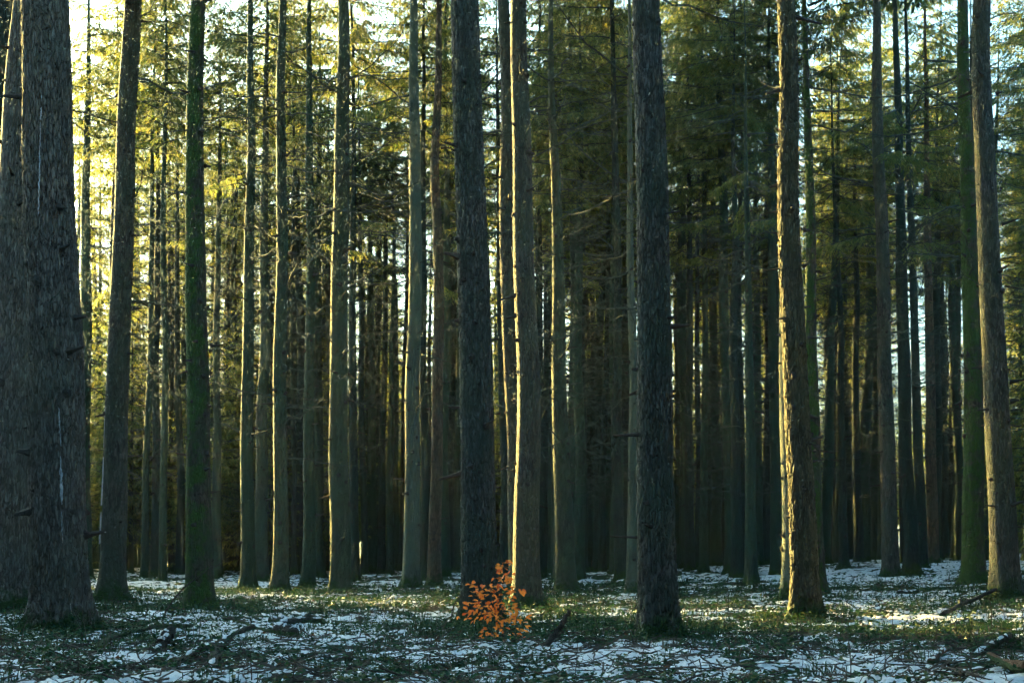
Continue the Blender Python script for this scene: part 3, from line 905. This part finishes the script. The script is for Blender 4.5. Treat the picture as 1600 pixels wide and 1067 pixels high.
# ------------------------------------------------------------------ ground
mg, nt, out = mat('forest_floor'); n = N(nt)
tc = n.new('ShaderNodeTexCoord'); P3 = tc.outputs['Object']
lit = n.ramp(n.noise(P3, 9, 6, 0.7), [(0.3, (0.018, 0.014, 0.010)), (0.55, (0.045, 0.034, 0.022)), (0.8, (0.09, 0.07, 0.045))])
msk = n.maprange(n.noise(P3, 1.1, 5, 0.65), 0.42, 0.58)
mos = n.ramp(n.noise(P3, 26, 5, 0.7), [(0.25, (0.012, 0.026, 0.010)), (0.75, (0.045, 0.075, 0.022))])
col = n.mix(msk, lit, mos)
p = n.new('ShaderNodeBsdfPrincipled'); p.inputs['Roughness'].default_value = 0.95; p.inputs['Specular IOR Level'].default_value = 0.15
n.lk(col, p.inputs['Base Color'])
bp = n.new('ShaderNodeBump'); bp.inputs['Strength'].default_value = 0.9; bp.inputs['Distance'].default_value = 0.04
n.lk(n.noise(P3, 22, 6, 0.75), bp.inputs['Height']); n.lk(bp.outputs[0], p.inputs['Normal'])
n.lk(p.outputs[0], out.inputs[0]); M['floor'] = mg

def polar_grid(r, th):
    Rr, Th = np.meshgrid(r, th, indexing='ij')
    return Rr * np.sin(Th), Rr * np.cos(Th)

rr_ = np.concatenate([np.geomspace(0.6, 9, 24, endpoint=False), np.geomspace(9, 90, 260, endpoint=False), np.geomspace(90, 1500, 50)])
th_ = np.concatenate([np.linspace(-np.pi, -0.5, 40, endpoint=False), np.linspace(-0.5, 0.5, 300, endpoint=False), np.linspace(0.5, np.pi, 41)])
X, Y = polar_grid(rr_, th_)
Z = ground_z(X, Y)
far = np.clip((np.hypot(X, Y) - 100) / 60, 0, 1)
Z = Z * (1 - far) + far * np.minimum(Z, 0.6)
mb = MB()
idx = np.arange(X.size).reshape(X.shape)
mb.add(np.stack([X, Y, Z], -1).reshape(-1, 3), np.stack([idx[:-1, :-1], idx[1:, :-1], idx[1:, 1:], idx[:-1, 1:]], -1).reshape(-1, 4))
c0 = np.array([[0, 0, gz(0, 0)]])
gro = link('ground', mb.mesh('ground', M['floor'], True))
tag(gro, 'dark mossy forest floor under the spruces', kind='structure')

# ------------------------------------------------------------------ snow
ms, nt, out = mat('snow'); n = N(nt)
tc = n.new('ShaderNodeTexCoord')
p = n.new('ShaderNodeBsdfPrincipled'); p.inputs['Roughness'].default_value = 0.7; p.inputs['Specular IOR Level'].default_value = 0.3
col = n.ramp(n.noise(tc.outputs['Object'], 30, 4, 0.6), [(0.3, (0.48, 0.475, 0.48)), (0.65, (0.73, 0.72, 0.715))])
n.lk(col, p.inputs['Base Color'])
bp = n.new('ShaderNodeBump'); bp.inputs['Strength'].default_value = 0.5; bp.inputs['Distance'].default_value = 0.01
n.lk(n.noise(tc.outputs['Object'], 60, 5, 0.7), bp.inputs['Height']); n.lk(bp.outputs[0], p.inputs['Normal'])
n.lk(p.outputs[0], out.inputs[0]); M['snow'] = ms

TX = np.array([[a, b, c] for a, b, c in TREES])
def snow_h(x, y):
    big = fbm(x * 0.33, y * 0.33, 201, 3)
    med = fbm(x * 1.3, y * 1.3, 211, 3)
    fin = fbm(x * 4.5, y * 4.5, 221, 3, 0.6)
    s = 0.46 * big + 0.40 * med + 0.62 * fin + 0.42 * fbm(x * 17, y * 17, 241, 3, 0.6)
    d = np.hypot(x, y)
    # more snow in the open foreground and on the right
    bias = 0.008 * np.clip((17 - d) / 4, 0, 1) + 0.05 * np.clip((x - 4) / 3, 0, 1) - 0.03 * np.clip((d - 19) / 6, 0, 1)
    s = s + bias - 0.985
    near = np.full(x.shape, 9.0)
    for a, b, c in TX:
        near = np.minimum(near, np.hypot(x - a, y - b) - c)
    s = s - 0.35 * np.clip(1 - near / 0.45, 0, 1)
    return s
rs = np.geomspace(10.5, 75, 640); ts = np.linspace(-0.44, 0.44, 900)
X, Y = polar_grid(rs, ts)
Sn = snow_h(X, Y)
Hs = np.clip(Sn * 0.22, -0.02, 0.022) + 0.016 * (fbm(X * 11, Y * 11, 231, 3) - 0.5)
Z = ground_z(X, Y) + Hs
keep = Hs > -0.012
kq = keep[:-1, :-1] | keep[1:, :-1] | keep[1:, 1:] | keep[:-1, 1:]
idx = np.arange(X.size).reshape(X.shape)
q = np.stack([idx[:-1, :-1], idx[1:, :-1], idx[1:, 1:], idx[:-1, 1:]], -1)[kq]
used = np.unique(q); rem = np.full(X.size, -1); rem[used] = np.arange(len(used))
mb = MB()
mb.add(np.stack([X, Y, Z], -1).reshape(-1, 3)[used], rem[q])
sno = link('snow', mb.mesh('snow', M['snow'], True))
tag(sno, 'thin broken patches of snow on the forest floor', kind='structure')


# ------------------------------------------------------------------ undergrowth
M['bramble'] = simple('bramble_leaves', [(0.1, (0.010, 0.028, 0.012)), (0.45, (0.022, 0.055, 0.020)), (0.75, (0.045, 0.085, 0.022)), (0.93, (0.12, 0.10, 0.02)), (1.0, (0.14, 0.05, 0.015))], 0.5, 3, 0.25, True)
M['grass'] = simple('grass_blades', [(0.1, (0.012, 0.032, 0.012)), (0.7, (0.035, 0.065, 0.02)), (1.0, (0.11, 0.10, 0.045))], 0.7, 3, 0.3, True)
M['dead_leaf'] = simple('dead_leaves', [(0.1, (0.05, 0.025, 0.012)), (0.7, (0.14, 0.065, 0.025)), (1.0, (0.22, 0.11, 0.05))], 0.8, 3, 0.15, True)
M['twig'] = simple('ground_twigs', [(0.1, (0.025, 0.02, 0.016)), (0.8, (0.10, 0.08, 0.06)), (1.0, (0.18, 0.15, 0.12))], 0.9, 6, 0, True)
ru = np.random.default_rng(404)
HALF = 0.40
def wedge(n_, lo, hi):
    d = np.sqrt(ru.uniform(lo ** 2, hi ** 2, n_)); t = ru.uniform(-HALF, HALF, n_)
    return d * np.sin(t), d * np.cos(t)

def leaves(mb, C, D, Nn, L, Wd):
    """folded leaf blades: centre line from C along D, normal Nn"""
    Sd = unit(np.cross(D, Nn)); Nn = np.cross(Sd, D)
    k = len(C)
    base = C; tip = C + D * L[:, None] - Nn * (L * 0.12)[:, None]
    m1 = C + D * (L * 0.5)[:, None]
    a = m1 + Sd * Wd[:, None] + Nn * (Wd * 0.35)[:, None]; b = m1 - Sd * Wd[:, None] + Nn * (Wd * 0.35)[:, None]
    V = np.stack([base, a, tip, b], 1).reshape(-1, 3)
    i = np.arange(k)[:, None] * 4
    t = np.concatenate([i + np.array([[0, 1, 2]]), i + np.array([[0, 2, 3]])])
    mb.add(V, None, t)

def plant_field(mb, count, lo, hi, per, size, spread, hmax, snow_pen):
    x, y = wedge(count, lo, hi)
    sn = snow_h(x, y)
    patch = fbm(x * 0.7, y * 0.7, 515, 3)
    ok = (sn * snow_pen + (0.5 - patch) * 0.9 + ru.normal(size=count) * 0.06) < 0.035
    x, y = x[ok], y[ok]
    z = ground_z(x, y)
    k = len(x)
    cx = np.repeat(x, per); cy_ = np.repeat(y, per); cz = np.repeat(z, per)
    m = k * per
    a = ru.random(m) * 6.283; rr = spread * np.sqrt(ru.random(m))
    px = cx + np.cos(a) * rr; py = cy_ + np.sin(a) * rr
    hs = np.repeat(ru.uniform(0.25, 1.0, k), per)
    pz = ground_z(px, py) + 0.01 + hmax * hs * ru.random(m) ** 1.3
    D = unit(np.stack([np.cos(a) + ru.normal(size=m) * 0.6, np.sin(a) + ru.normal(size=m) * 0.6, ru.uniform(-0.4, 0.5, m)], -1))
    Nn = unit(np.stack([ru.normal(size=m) * 0.45, ru.normal(size=m) * 0.45, np.ones(m)], -1))
    L = size * ru.uniform(0.6, 1.35, m)
    leaves(mb, np.stack([px, py, pz], -1), D, Nn, L, L * ru.uniform(0.26, 0.40, m))

mb = MB()
plant_field(mb, 5200, 10.8, 22, 10, 0.052, 0.14, 0.13, 2.6)
plant_field(mb, 7000, 22, 40, 7, 0.065, 0.18, 0.14, 2.2)
plant_field(mb, 4500, 40, 75, 5, 0.10, 0.28, 0.15, 1.5)
# green skirts round the feet of the trees
for (a, b, c) in TREES:
    k = 90 if b < 30 else 45
    an = ru.random(k) * 6.283; rr = c + 0.05 + np.abs(ru.normal(size=k)) * 0.25
    px = a + np.cos(an) * rr; py = b + np.sin(an) * rr
    pz = ground_z(px, py) + ru.random(k) * 0.16
    D = unit(np.stack([np.cos(an), np.sin(an), ru.uniform(-0.2, 0.6, k)], -1) + ru.normal(size=(k, 3)) * 0.4)
    L = ru.uniform(0.04, 0.09, k)
    leaves(mb, np.stack([px, py, pz], -1), D, unit(np.array([0, 0, 1.0]) + ru.normal(size=(k, 3)) * 0.4), L, L * 0.33)
ug = link('undergrowth', mb.mesh('undergrowth', M['bramble'], False))
tag(ug, 'dark green bramble and ivy leaves poking through the snow', 'undergrowth', kind='stuff')

# grass
mb = MB()
x, y = wedge(5200, 10.8, 46)
ok = (fbm(x * 0.5, y * 0.5, 616, 3) > 0.47) & (snow_h(x, y) < 0.06)
x, y = x[ok], y[ok]
per = 12; k = len(x); m = k * per
px = np.repeat(x, per) + ru.normal(size=m) * 0.07; py = np.repeat(y, per) + ru.normal(size=m) * 0.07
pz = ground_z(px, py) - 0.01
h = ru.uniform(0.06, 0.20, m); a = ru.random(m) * 6.283; ben = ru.uniform(0.2, 1.2, m)
wv = np.stack([np.cos(a + 1.57), np.sin(a + 1.57), np.zeros(m)], -1) * (0.0035 + 0.00011 * np.hypot(px, py))[:, None]
B0 = np.stack([px, py, pz], -1)
Mi = B0 + np.stack([np.cos(a) * h * 0.25 * ben, np.sin(a) * h * 0.25 * ben, h * 0.65], -1)
Ti = B0 + np.stack([np.cos(a) * h * ben, np.sin(a) * h * ben, h * (1.0 - 0.35 * ben)], -1)
V = np.stack([B0 - wv, B0 + wv, Mi + wv * 0.8, Mi - wv * 0.8, Ti], 1).reshape(-1, 3)
i5 = np.arange(m)[:, None] * 5
mb.add(V, i5 + np.array([[0, 1, 2, 3]]), i5 + np.array([[3, 2, 4]]))
tag(link('grass', mb.mesh('grass', M['grass'], False)), 'short tufts of grass between the snow patches', 'grass', kind='stuff')

# dead leaves and twigs lying about
mb = MB()
x, y = wedge(9000, 10.8, 40)
z = ground_z(x, y) + np.clip(snow_h(x, y) * 0.22, 0, 0.022) + 0.012
m = len(x); a = ru.random(m) * 6.283
L = ru.uniform(0.03, 0.07, m)
leaves(mb, np.stack([x, y, z], -1), unit(np.stack([np.cos(a), np.sin(a), ru.normal(size=m) * 0.25], -1)), unit(np.array([0, 0, 1.0]) + ru.normal(size=(m, 3)) * 0.4), L, L * 0.35)
tag(link('leaf_litter', mb.mesh('leaf_litter', M['dead_leaf'], False)), 'small brown fallen leaves scattered over snow and moss', 'leaf litter', kind='stuff')
mb = MB()
x, y = np.concatenate([wedge(3200, 10.8, 42), wedge(2200, 10.8, 18)], axis=1)
m = len(x); a = ru.random(m) * 6.283; L = ru.uniform(0.10, 0.55, m) * (0.7 + 0.4 * ru.random(m))
t = np.linspace(-0.5, 0.5, 4)
bx_ = x[:, None] + np.cos(a)[:, None] * L[:, None] * t + ru.normal(size=(m, 4)) * 0.012
by_ = y[:, None] + np.sin(a)[:, None] * L[:, None] * t + ru.normal(size=(m, 4)) * 0.012
bz_ = ground_z(bx_, by_) + 0.025 + ru.random((m, 1)) * 0.03 + (t[None] * ru.normal(size=(m, 1)) * 0.08)
tubes(mb, np.stack([bx_, by_, bz_], -1), np.repeat(ru.uniform(0.003, 0.010, m)[:, None], 4, 1) * np.array([1, 0.95, 0.8, 0.5]), 4)
# upright bare stalks
x, y = wedge(230, 11.2, 26); m = len(x); h = ru.uniform(0.12, 0.48, m); a = ru.random(m) * 6.283; ln = ru.uniform(0, 0.5, m)
t = np.linspace(0, 1, 5)
P = np.stack([x[:, None] + np.cos(a)[:, None] * h[:, None] * ln[:, None] * t ** 1.6 + ru.normal(size=(m, 5)) * 0.006,
              y[:, None] + np.sin(a)[:, None] * h[:, None] * ln[:, None] * t ** 1.6, ground_z(x, y)[:, None] - 0.02 + h[:, None] * t], -1)
tubes(mb, P, np.repeat(ru.uniform(0.0035, 0.007, m)[:, None], 5, 1) * np.linspace(1, 0.4, 5), 4)
tag(link('twig_litter', mb.mesh('twig_litter', M['twig'], False)), 'thin twigs and bare stalks strewn over the forest floor', 'twigs', kind='stuff')

# ------------------------------------------------------------------ fallen branches
M['log_grey'] = bark('log_grey', (0.04, 0.034, 0.028), (0.16, 0.14, 0.115), (0.08, 0.09, 0.055), algae=0.4, moss_top=0.02, fine=2.2)
M['log_dark'] = bark('log_dark', (0.02, 0.017, 0.014), (0.085, 0.07, 0.058), (0.05, 0.055, 0.03), algae=0.3, moss_top=0.02, fine=2.2)
M['log_red'] = bark('log_red', (0.09, 0.045, 0.022), (0.32, 0.19, 0.11), (0.22, 0.15, 0.08), algae=0.2, moss_top=0.02, fine=2.2)
M['log_moss'] = bark('log_moss', (0.04, 0.035, 0.025), (0.13, 0.12, 0.08), (0.06, 0.085, 0.03), algae=0.7, moss=0.5, moss_top=0.02, fine=2.2)

def resample(P, n_):
    P = np.asarray(P, float)
    s = np.concatenate([[0], np.cumsum(np.linalg.norm(np.diff(P, axis=0), axis=1))])
    u = np.linspace(0, s[-1], n_)
    # smooth (Catmull-like) by interpolating then averaging
    Q = np.stack([np.interp(u, s, P[:, k]) for k in range(3)], -1)
    for _ in range(2):
        Q[1:-1] = 0.25 * Q[:-2] + 0.5 * Q[1:-1] + 0.25 * Q[2:]
    return Q

rd = np.random.default_rng(808)
def fallen(label, pix, r0, r1, mt, lift=None, snowy=0.0, standing=False, twigs=0, name='fallen_branch'):
    """pix: photo pixels of the branch. lying: each pixel is on the ground; standing: only the first one is"""
    W3 = []
    if standing:
        x0, d0 = hit(*pix[0])
        for k, (a, b) in enumerate(pix):
            d = d0 + 0.12 * k * (1 if r0 > 0.02 else -1)
            W3.append(((a - CX) / F * d, d, CAMH - (b - YH) / F * d))
        z0 = gz(x0, d0); W3[0] = (W3[0][0], W3[0][1], z0 - 0.04)
    else:
        for k, (a, b) in enumerate(pix):
            x0, d0 = hit(a, b)
            W3.append((x0, d0, gz(x0, d0) + r0 * 0.75 + (lift[k] if lift else 0.0)))
    Q = resample(W3, 18)
    Q[1:-1] += rd.normal(size=(16, 3)) * r0 * 0.22
    o = Vector(Q[0]); Q = Q - Q[0]
    rad = np.linspace(r0, r1, 18) * (1 + rd.normal(size=18) * 0.06)
    root = link(name, None, None, o)
    tag(root, label, 'branch', None)
    mb = MB(); tubes(mb, Q, rad, 9)
    link('stem', mb.mesh('stem', M[mt], True), root)
    for k in range(twigs):
        j = rd.integers(3, 16); L = rd.uniform(0.12, 0.4)
        dv = unit(unit(Q[min(j + 1, 17)] - Q[j - 1]) + rd.normal(size=3) * 0.7 + np.array([0, 0, 0.35]))
        s = np.linspace(0, 1, 5)[:, None]
        mb = MB(); tubes(mb, Q[j] + dv * L * s + rd.normal(size=(5, 3)) * 0.01 * s, np.linspace(0.35 * rad[j] + 0.002, 0.002, 5), 4)
        link('twig', mb.mesh('twig', M[mt], False), root)
    if snowy > 0:
        # snow lying along the upper side, broken into stretches
        j = 0
        while j < 15:
            ln = rd.integers(3, 8)
            if rd.random() < snowy:
                seg = Q[j:min(j + ln, 18)]; rr2 = rad[j:min(j + ln, 18)]
                if len(seg) >= 3:
                    tt = np.linspace(0, 1, len(seg)); env = np.sin(np.pi * np.clip(tt, 0.04, 0.96)) ** 0.5
                    mb = MB()
                    tubes(mb, seg + np.stack([0 * tt, 0 * tt, rr2 * 0.55], -1) + rd.normal(size=seg.shape) * 0.004, rr2 * (0.62 * env + 0.05) + 0.002, 9)
                    link('snow_cap', mb.mesh('snow_cap', M['snow'], True), root)
            j += ln
    return root

fallen('bare arching dead stem rising in front of the moss wrapped spruce', [(252, 975), (262, 948), (284, 921), (306, 903), (327, 888), (346, 880)], 0.019, 0.006, 'log_grey', standing=True, twigs=2)
fallen('short thick broken branch end tilting up through the snow at lower left', [(246, 1024), (252, 1008), (259, 997), (269, 984)], 0.060, 0.055, 'log_grey', standing=True, snowy=0.6)
fallen('long mossy branch lying right of the thickest grey trunk', [(150, 1018), (175, 1002), (210, 994), (255, 990), (300, 986)], 0.042, 0.022, 'log_moss', lift=[0, .03, .06, .05, .02], twigs=3)
fallen('dark thin stick crossing the roots of the thickest grey trunk', [(44, 1011), (70, 1019), (100, 1032), (112, 1036)], 0.018, 0.010, 'log_dark', lift=[.05, .04, .03, .0], twigs=1)
fallen('snow dusted branch beside the dark knobbly one at lower left', [(344, 1003), (362, 996), (380, 991), (396, 985)], 0.045, 0.035, 'log_grey', lift=[.0, .02, .04, .05], snowy=0.8)
fallen('dark knobbly branch running right from a forked end at lower left', [(350, 974), (372, 978), (400, 986), (425, 990)], 0.03, 0.02, 'log_dark', lift=[.08, .05, .04, .02], twigs=3)
fallen('snow covered branch curving along the ground at lower left', [(268, 1042), (290, 1036), (318, 1026), (338, 1014)], 0.038, 0.03, 'log_grey', lift=[.0, .02, .03, .03], snowy=0.9)
fallen('thick snowy branch pointing away from the viewer at lower left', [(330, 1044), (338, 1030), (346, 1018), (353, 1006)], 0.05, 0.04, 'log_grey', lift=[.0, .02, .03, .03], snowy=0.9)
fallen('left one of two snowy logs lying end to end left of centre', [(424, 978), (438, 975), (458, 972)], 0.06, 0.055, 'log_grey', lift=[.02, .03, .03], snowy=1.0)
fallen('right one of two snowy logs lying end to end left of centre', [(436, 984), (452, 980), (474, 976), (506, 972)], 0.055, 0.045, 'log_grey', lift=[.02, .03, .03, .0], snowy=0.9)
fallen('dark wet log end under the two snowy logs', [(436, 992), (448, 994), (458, 996)], 0.085, 0.08, 'log_dark', lift=[.0, .0, .0], snowy=0.5)
fallen('short grey branch in the grass between the logs and the sapling', [(476, 966), (488, 961), (496, 957)], 0.04, 0.03, 'log_grey', lift=[.0, .02, .03])
fallen('dark forked stick jutting up right of the orange sapling', [(848, 1016), (856, 1003), (868, 990), (880, 972), (889, 953)], 0.040, 0.026, 'log_dark', standing=True, twigs=3)
fallen('thin arching bramble stem reaching over the orange sapling', [(704, 975), (706, 948), (718, 929), (742, 916), (790, 908), (850, 894)], 0.012, 0.004, 'log_grey', standing=True)
fallen('long fallen branch sloping up to the foot of the rightmost golden trunk', [(1472, 967), (1500, 956), (1535, 944), (1570, 934), (1606, 922)], 0.045, 0.03, 'log_grey', lift=[.0, .06, .12, .16, .18], snowy=0.5, twigs=4)
fallen('shorter branch crossing under the long sloping one at right', [(1498, 948), (1508, 962), (1518, 974), (1530, 982)], 0.035, 0.02, 'log_dark', lift=[.06, .04, .02, .0], twigs=1)
fallen('snow topped branch lying in the greenery at lower right', [(1522, 1028), (1545, 1020), (1562, 1014), (1578, 1007)], 0.045, 0.04, 'log_grey', lift=[.0, .04, .06, .06], snowy=0.9)
fallen('reddish broken branch in the bottom right corner', [(1546, 1046), (1562, 1053), (1580, 1061), (1606, 1074)], 0.028, 0.05, 'log_red', lift=[.10, .09, .08, .08], snowy=0.3)
fallen('small snowy stick end lying in the greenery left of the red branch', [(1454, 1044), (1464, 1038), (1476, 1030)], 0.03, 0.02, 'log_red', lift=[.03, .04, .05], snowy=0.6)
fallen('small flat log with snow on top right of the two broad spruces', [(1404, 929), (1418, 927), (1434, 926)], 0.06, 0.055, 'log_dark', lift=[.0, .0, .0], snowy=1.0)
fallen('thin branch on the snow left of the golden lit spruce', [(1218, 1006), (1236, 1000), (1252, 992)], 0.02, 0.012, 'log_dark', lift=[.02, .04, .05], twigs=2)
fallen('thin pale twig stuck in the ground before the pale spruce', [(641, 922), (645, 915), (650, 908)], 0.018, 0.010, 'log_grey', standing=True)

# broken stump
x0, d0 = hit(927, 893)
root = link('broken_stump', None, None, (x0, d0 - 0.6, gz(x0, d0 - 0.6)))
tag(root, 'small rusty broken stump at the foot of a thin black spruce', 'stump')
mb = MB()
nseg = 20; zs = np.linspace(-0.15, 0.62, 14); th = np.arange(nseg) / nseg * 6.283
Zg, Tg = np.meshgrid(zs, th, indexing='ij')
jag = 0.42 + 0.20 * fbm(np.cos(Tg) * 2 + 3, np.sin(Tg) * 2 + 3, 91, 3)
Zc = np.minimum(Zg, jag)
rr = 0.13 * (1 + 0.5 * np.exp(-np.maximum(Zg, 0) / 0.12)) * (1 - 0.25 * np.clip(Zg, 0, 1)) * np.where(Zg > jag, 0.55, 1.0)
mb.add(np.stack([rr * np.cos(Tg), rr * np.sin(Tg), Zc], -1).reshape(-1, 3))
idx = np.arange(14 * nseg).reshape(14, nseg)
a = idx[:-1]; b = np.roll(a, -1, 1); c = idx[1:]; d = np.roll(c, -1, 1)
mb.q.append(np.stack([a, b, d, c], -1).reshape(-1, 4)); mb.mi_q.append(np.zeros((13 * nseg)))
link('stem', mb.mesh('stem', M['log_red'], True), root)

# ------------------------------------------------------------------ beech sapling
M['beech'] = simple('beech_leaves', [(0.0, (0.60, 0.10, 0.010)), (0.25, (0.96, 0.25, 0.015)), (0.95, (0.98, 0.36, 0.03))], 0.5, 12, 0.22, False)
mo = M['beech']; nt = mo.node_tree
# one tone per leaf: drive the ramp with the object's own random value
oi = nt.nodes.new('ShaderNodeObjectInfo')
for nd in nt.nodes:
    if nd.type == 'VALTORGB':
        nt.links.new(oi.outputs['Random'], nd.inputs[0])
x0, d0 = hit(778, 1004)
z0 = gz(x0, d0)
sap = link('beech_sapling', None, None, (x0, d0, z0))
tag(sap, 'small beech sapling with bright orange leaves in front of the big dark trunk', 'sapling')
def loc(px, py, dy=0.0):
    d = d0 + dy
    return np.array([(px - CX) / F * d - x0, dy, CAMH - (py - YH) / F * d - z0])
stem = resample([(0, 0, -0.06), loc(777, 985), loc(779, 955), loc(783, 925), loc(789, 898), loc(786, 876), loc(781, 862), loc(778, 846)], 22)
mb = MB(); tubes(mb, stem, np.linspace(0.011, 0.0022, 22), 7)
link('stem', mb.mesh('stem', M['log_grey'], True), sap)
def leaf_mesh(seed):
    rg = np.random.default_rng(seed)
    n_ = 6; t = np.linspace(0, 1, n_)
    w = np.sin(np.pi * t ** 0.8) ** 0.8 * 0.30; w[0] = w[-1] = 0.004
    curl = rg.uniform(0.1, 0.5); bend = rg.uniform(-0.35, 0.15); fold = rg.uniform(0.15, 0.6)
    V = []
    for k in range(n_):
        zc = bend * t[k] ** 2
        for sgn in (-1, 0, 1):
            V.append((t[k], sgn * w[k] * (1 - 0.2 * fold), zc + abs(sgn) * w[k] * fold + curl * 0.1 * math.sin(t[k] * 9 + sgn)))
    Q = []
    for k in range(n_ - 1):
        for j in range(2):
            Q.append((k * 3 + j, k * 3 + j + 1, k * 3 + j + 4, k * 3 + j + 3))
    mb = MB(); mb.add(V, Q)
    return mb.mesh('leaf', M['beech'], True)
LEAF = [leaf_mesh(900 + k) for k in range(6)]
rb_ = np.random.default_rng(66)
CL = [(790, 882, 9, 7), (783, 888, 8, 6), (797, 886, 8, 5), (787, 897, 8, 6), (741, 913, 9, 9), (749, 922, 8, 8), (764, 921, 9, 7), (757, 930, 9, 6), (786, 906, 9, 8), (797, 903, 9, 7), (791, 915, 11, 11),
      (777, 920, 8, 5), (775, 935, 10, 9), (793, 930, 10, 8), (808, 923, 8, 7), (816, 925, 6, 3), (745, 936, 8, 5), (745, 948, 11, 11), (735, 958, 9, 8), (757, 951, 11, 12), (771, 947, 10, 10), (784, 955, 12, 14),
      (799, 956, 10, 10), (806, 947, 8, 5), (812, 966, 9, 7), (768, 963, 11, 12), (782, 968, 11, 11), (795, 970, 10, 7), (760, 990, 10, 8), (780, 992, 12, 12), (794, 996, 12, 12), (808, 990, 10, 8), (818, 984, 8, 4), (816, 968, 7, 3), (745, 962, 9, 6), (722, 962, 6, 3)]
for (px, py, rad, cnt) in CL:
    dy = rb_.uniform(-0.24, 0.22)
    c = loc(px, py, dy)
    # twig from the stem
    j = int(np.argmin(np.abs(stem[:, 2] - (c[2] - 0.35 * abs(c[0] - stem[10, 0]) - 0.03)))); j = max(2, min(20, j))
    s = np.linspace(0, 1, 7)[:, None]
    tw = stem[j] * (1 - s) + c * s + np.array([0, 0, 0.05]) * np.sin(np.pi * s) + rb_.normal(size=(7, 3)) * 0.004
    tw[0] = stem[j]
    mb = MB(); tubes(mb, tw, np.linspace(0.0042, 0.0018, 7), 4)
    twg = link('twig', mb.mesh('twig', M['log_grey'], False), sap)
    for k in range(int(cnt * 1.08 + 0.4)):
        pr = rad / F * d0
        off = rb_.normal(size=3) * np.array([pr * 0.62, pr * 0.9, pr * 0.55])
        dr = off + np.array([c[0] - stem[j][0], 0, -0.02]) * 0.25
        yaw = math.atan2(dr[1], dr[0]) + rb_.normal() * 0.7
        link('leaf', LEAF[rb_.integers(0, 6)], twg, tuple(c + off), (rb_.normal() * 0.45 + 0.55 * math.cos(yaw), rb_.uniform(-0.3, 0.5) - 0.55 * math.sin(yaw), yaw), rb_.uniform(0.050, 0.082))

# ------------------------------------------------------------------ haze in the wood
HAZE = 0.0002
mh, nt, out = mat('haze'); n = N(nt)
pv = n.new('ShaderNodeVolumePrincipled')
pv.inputs['Color'].default_value = (0.80, 0.91, 1.0, 1)
pv.inputs['Density'].default_value = HAZE
pv.inputs['Anisotropy'].default_value = 0.68
n.lk(pv.outputs[0], out.inputs['Volume'])
mb = MB()
x0, x1, y0, y1, z0, z1 = -1560, 1560, -1560, 1560, -3.0, 34.0
V = [(x, y, z) for z in (z0, z1) for y in (y0, y1) for x in (x0, x1)]
mb.add(V, [(0, 2, 3, 1), (4, 5, 7, 6), (0, 1, 5, 4), (2, 6, 7, 3), (0, 4, 6, 2), (1, 3, 7, 5)])
tag(link('haze', mb.mesh('haze', mh, False)), 'pale morning haze hanging between the trunks', 'haze', kind='stuff')
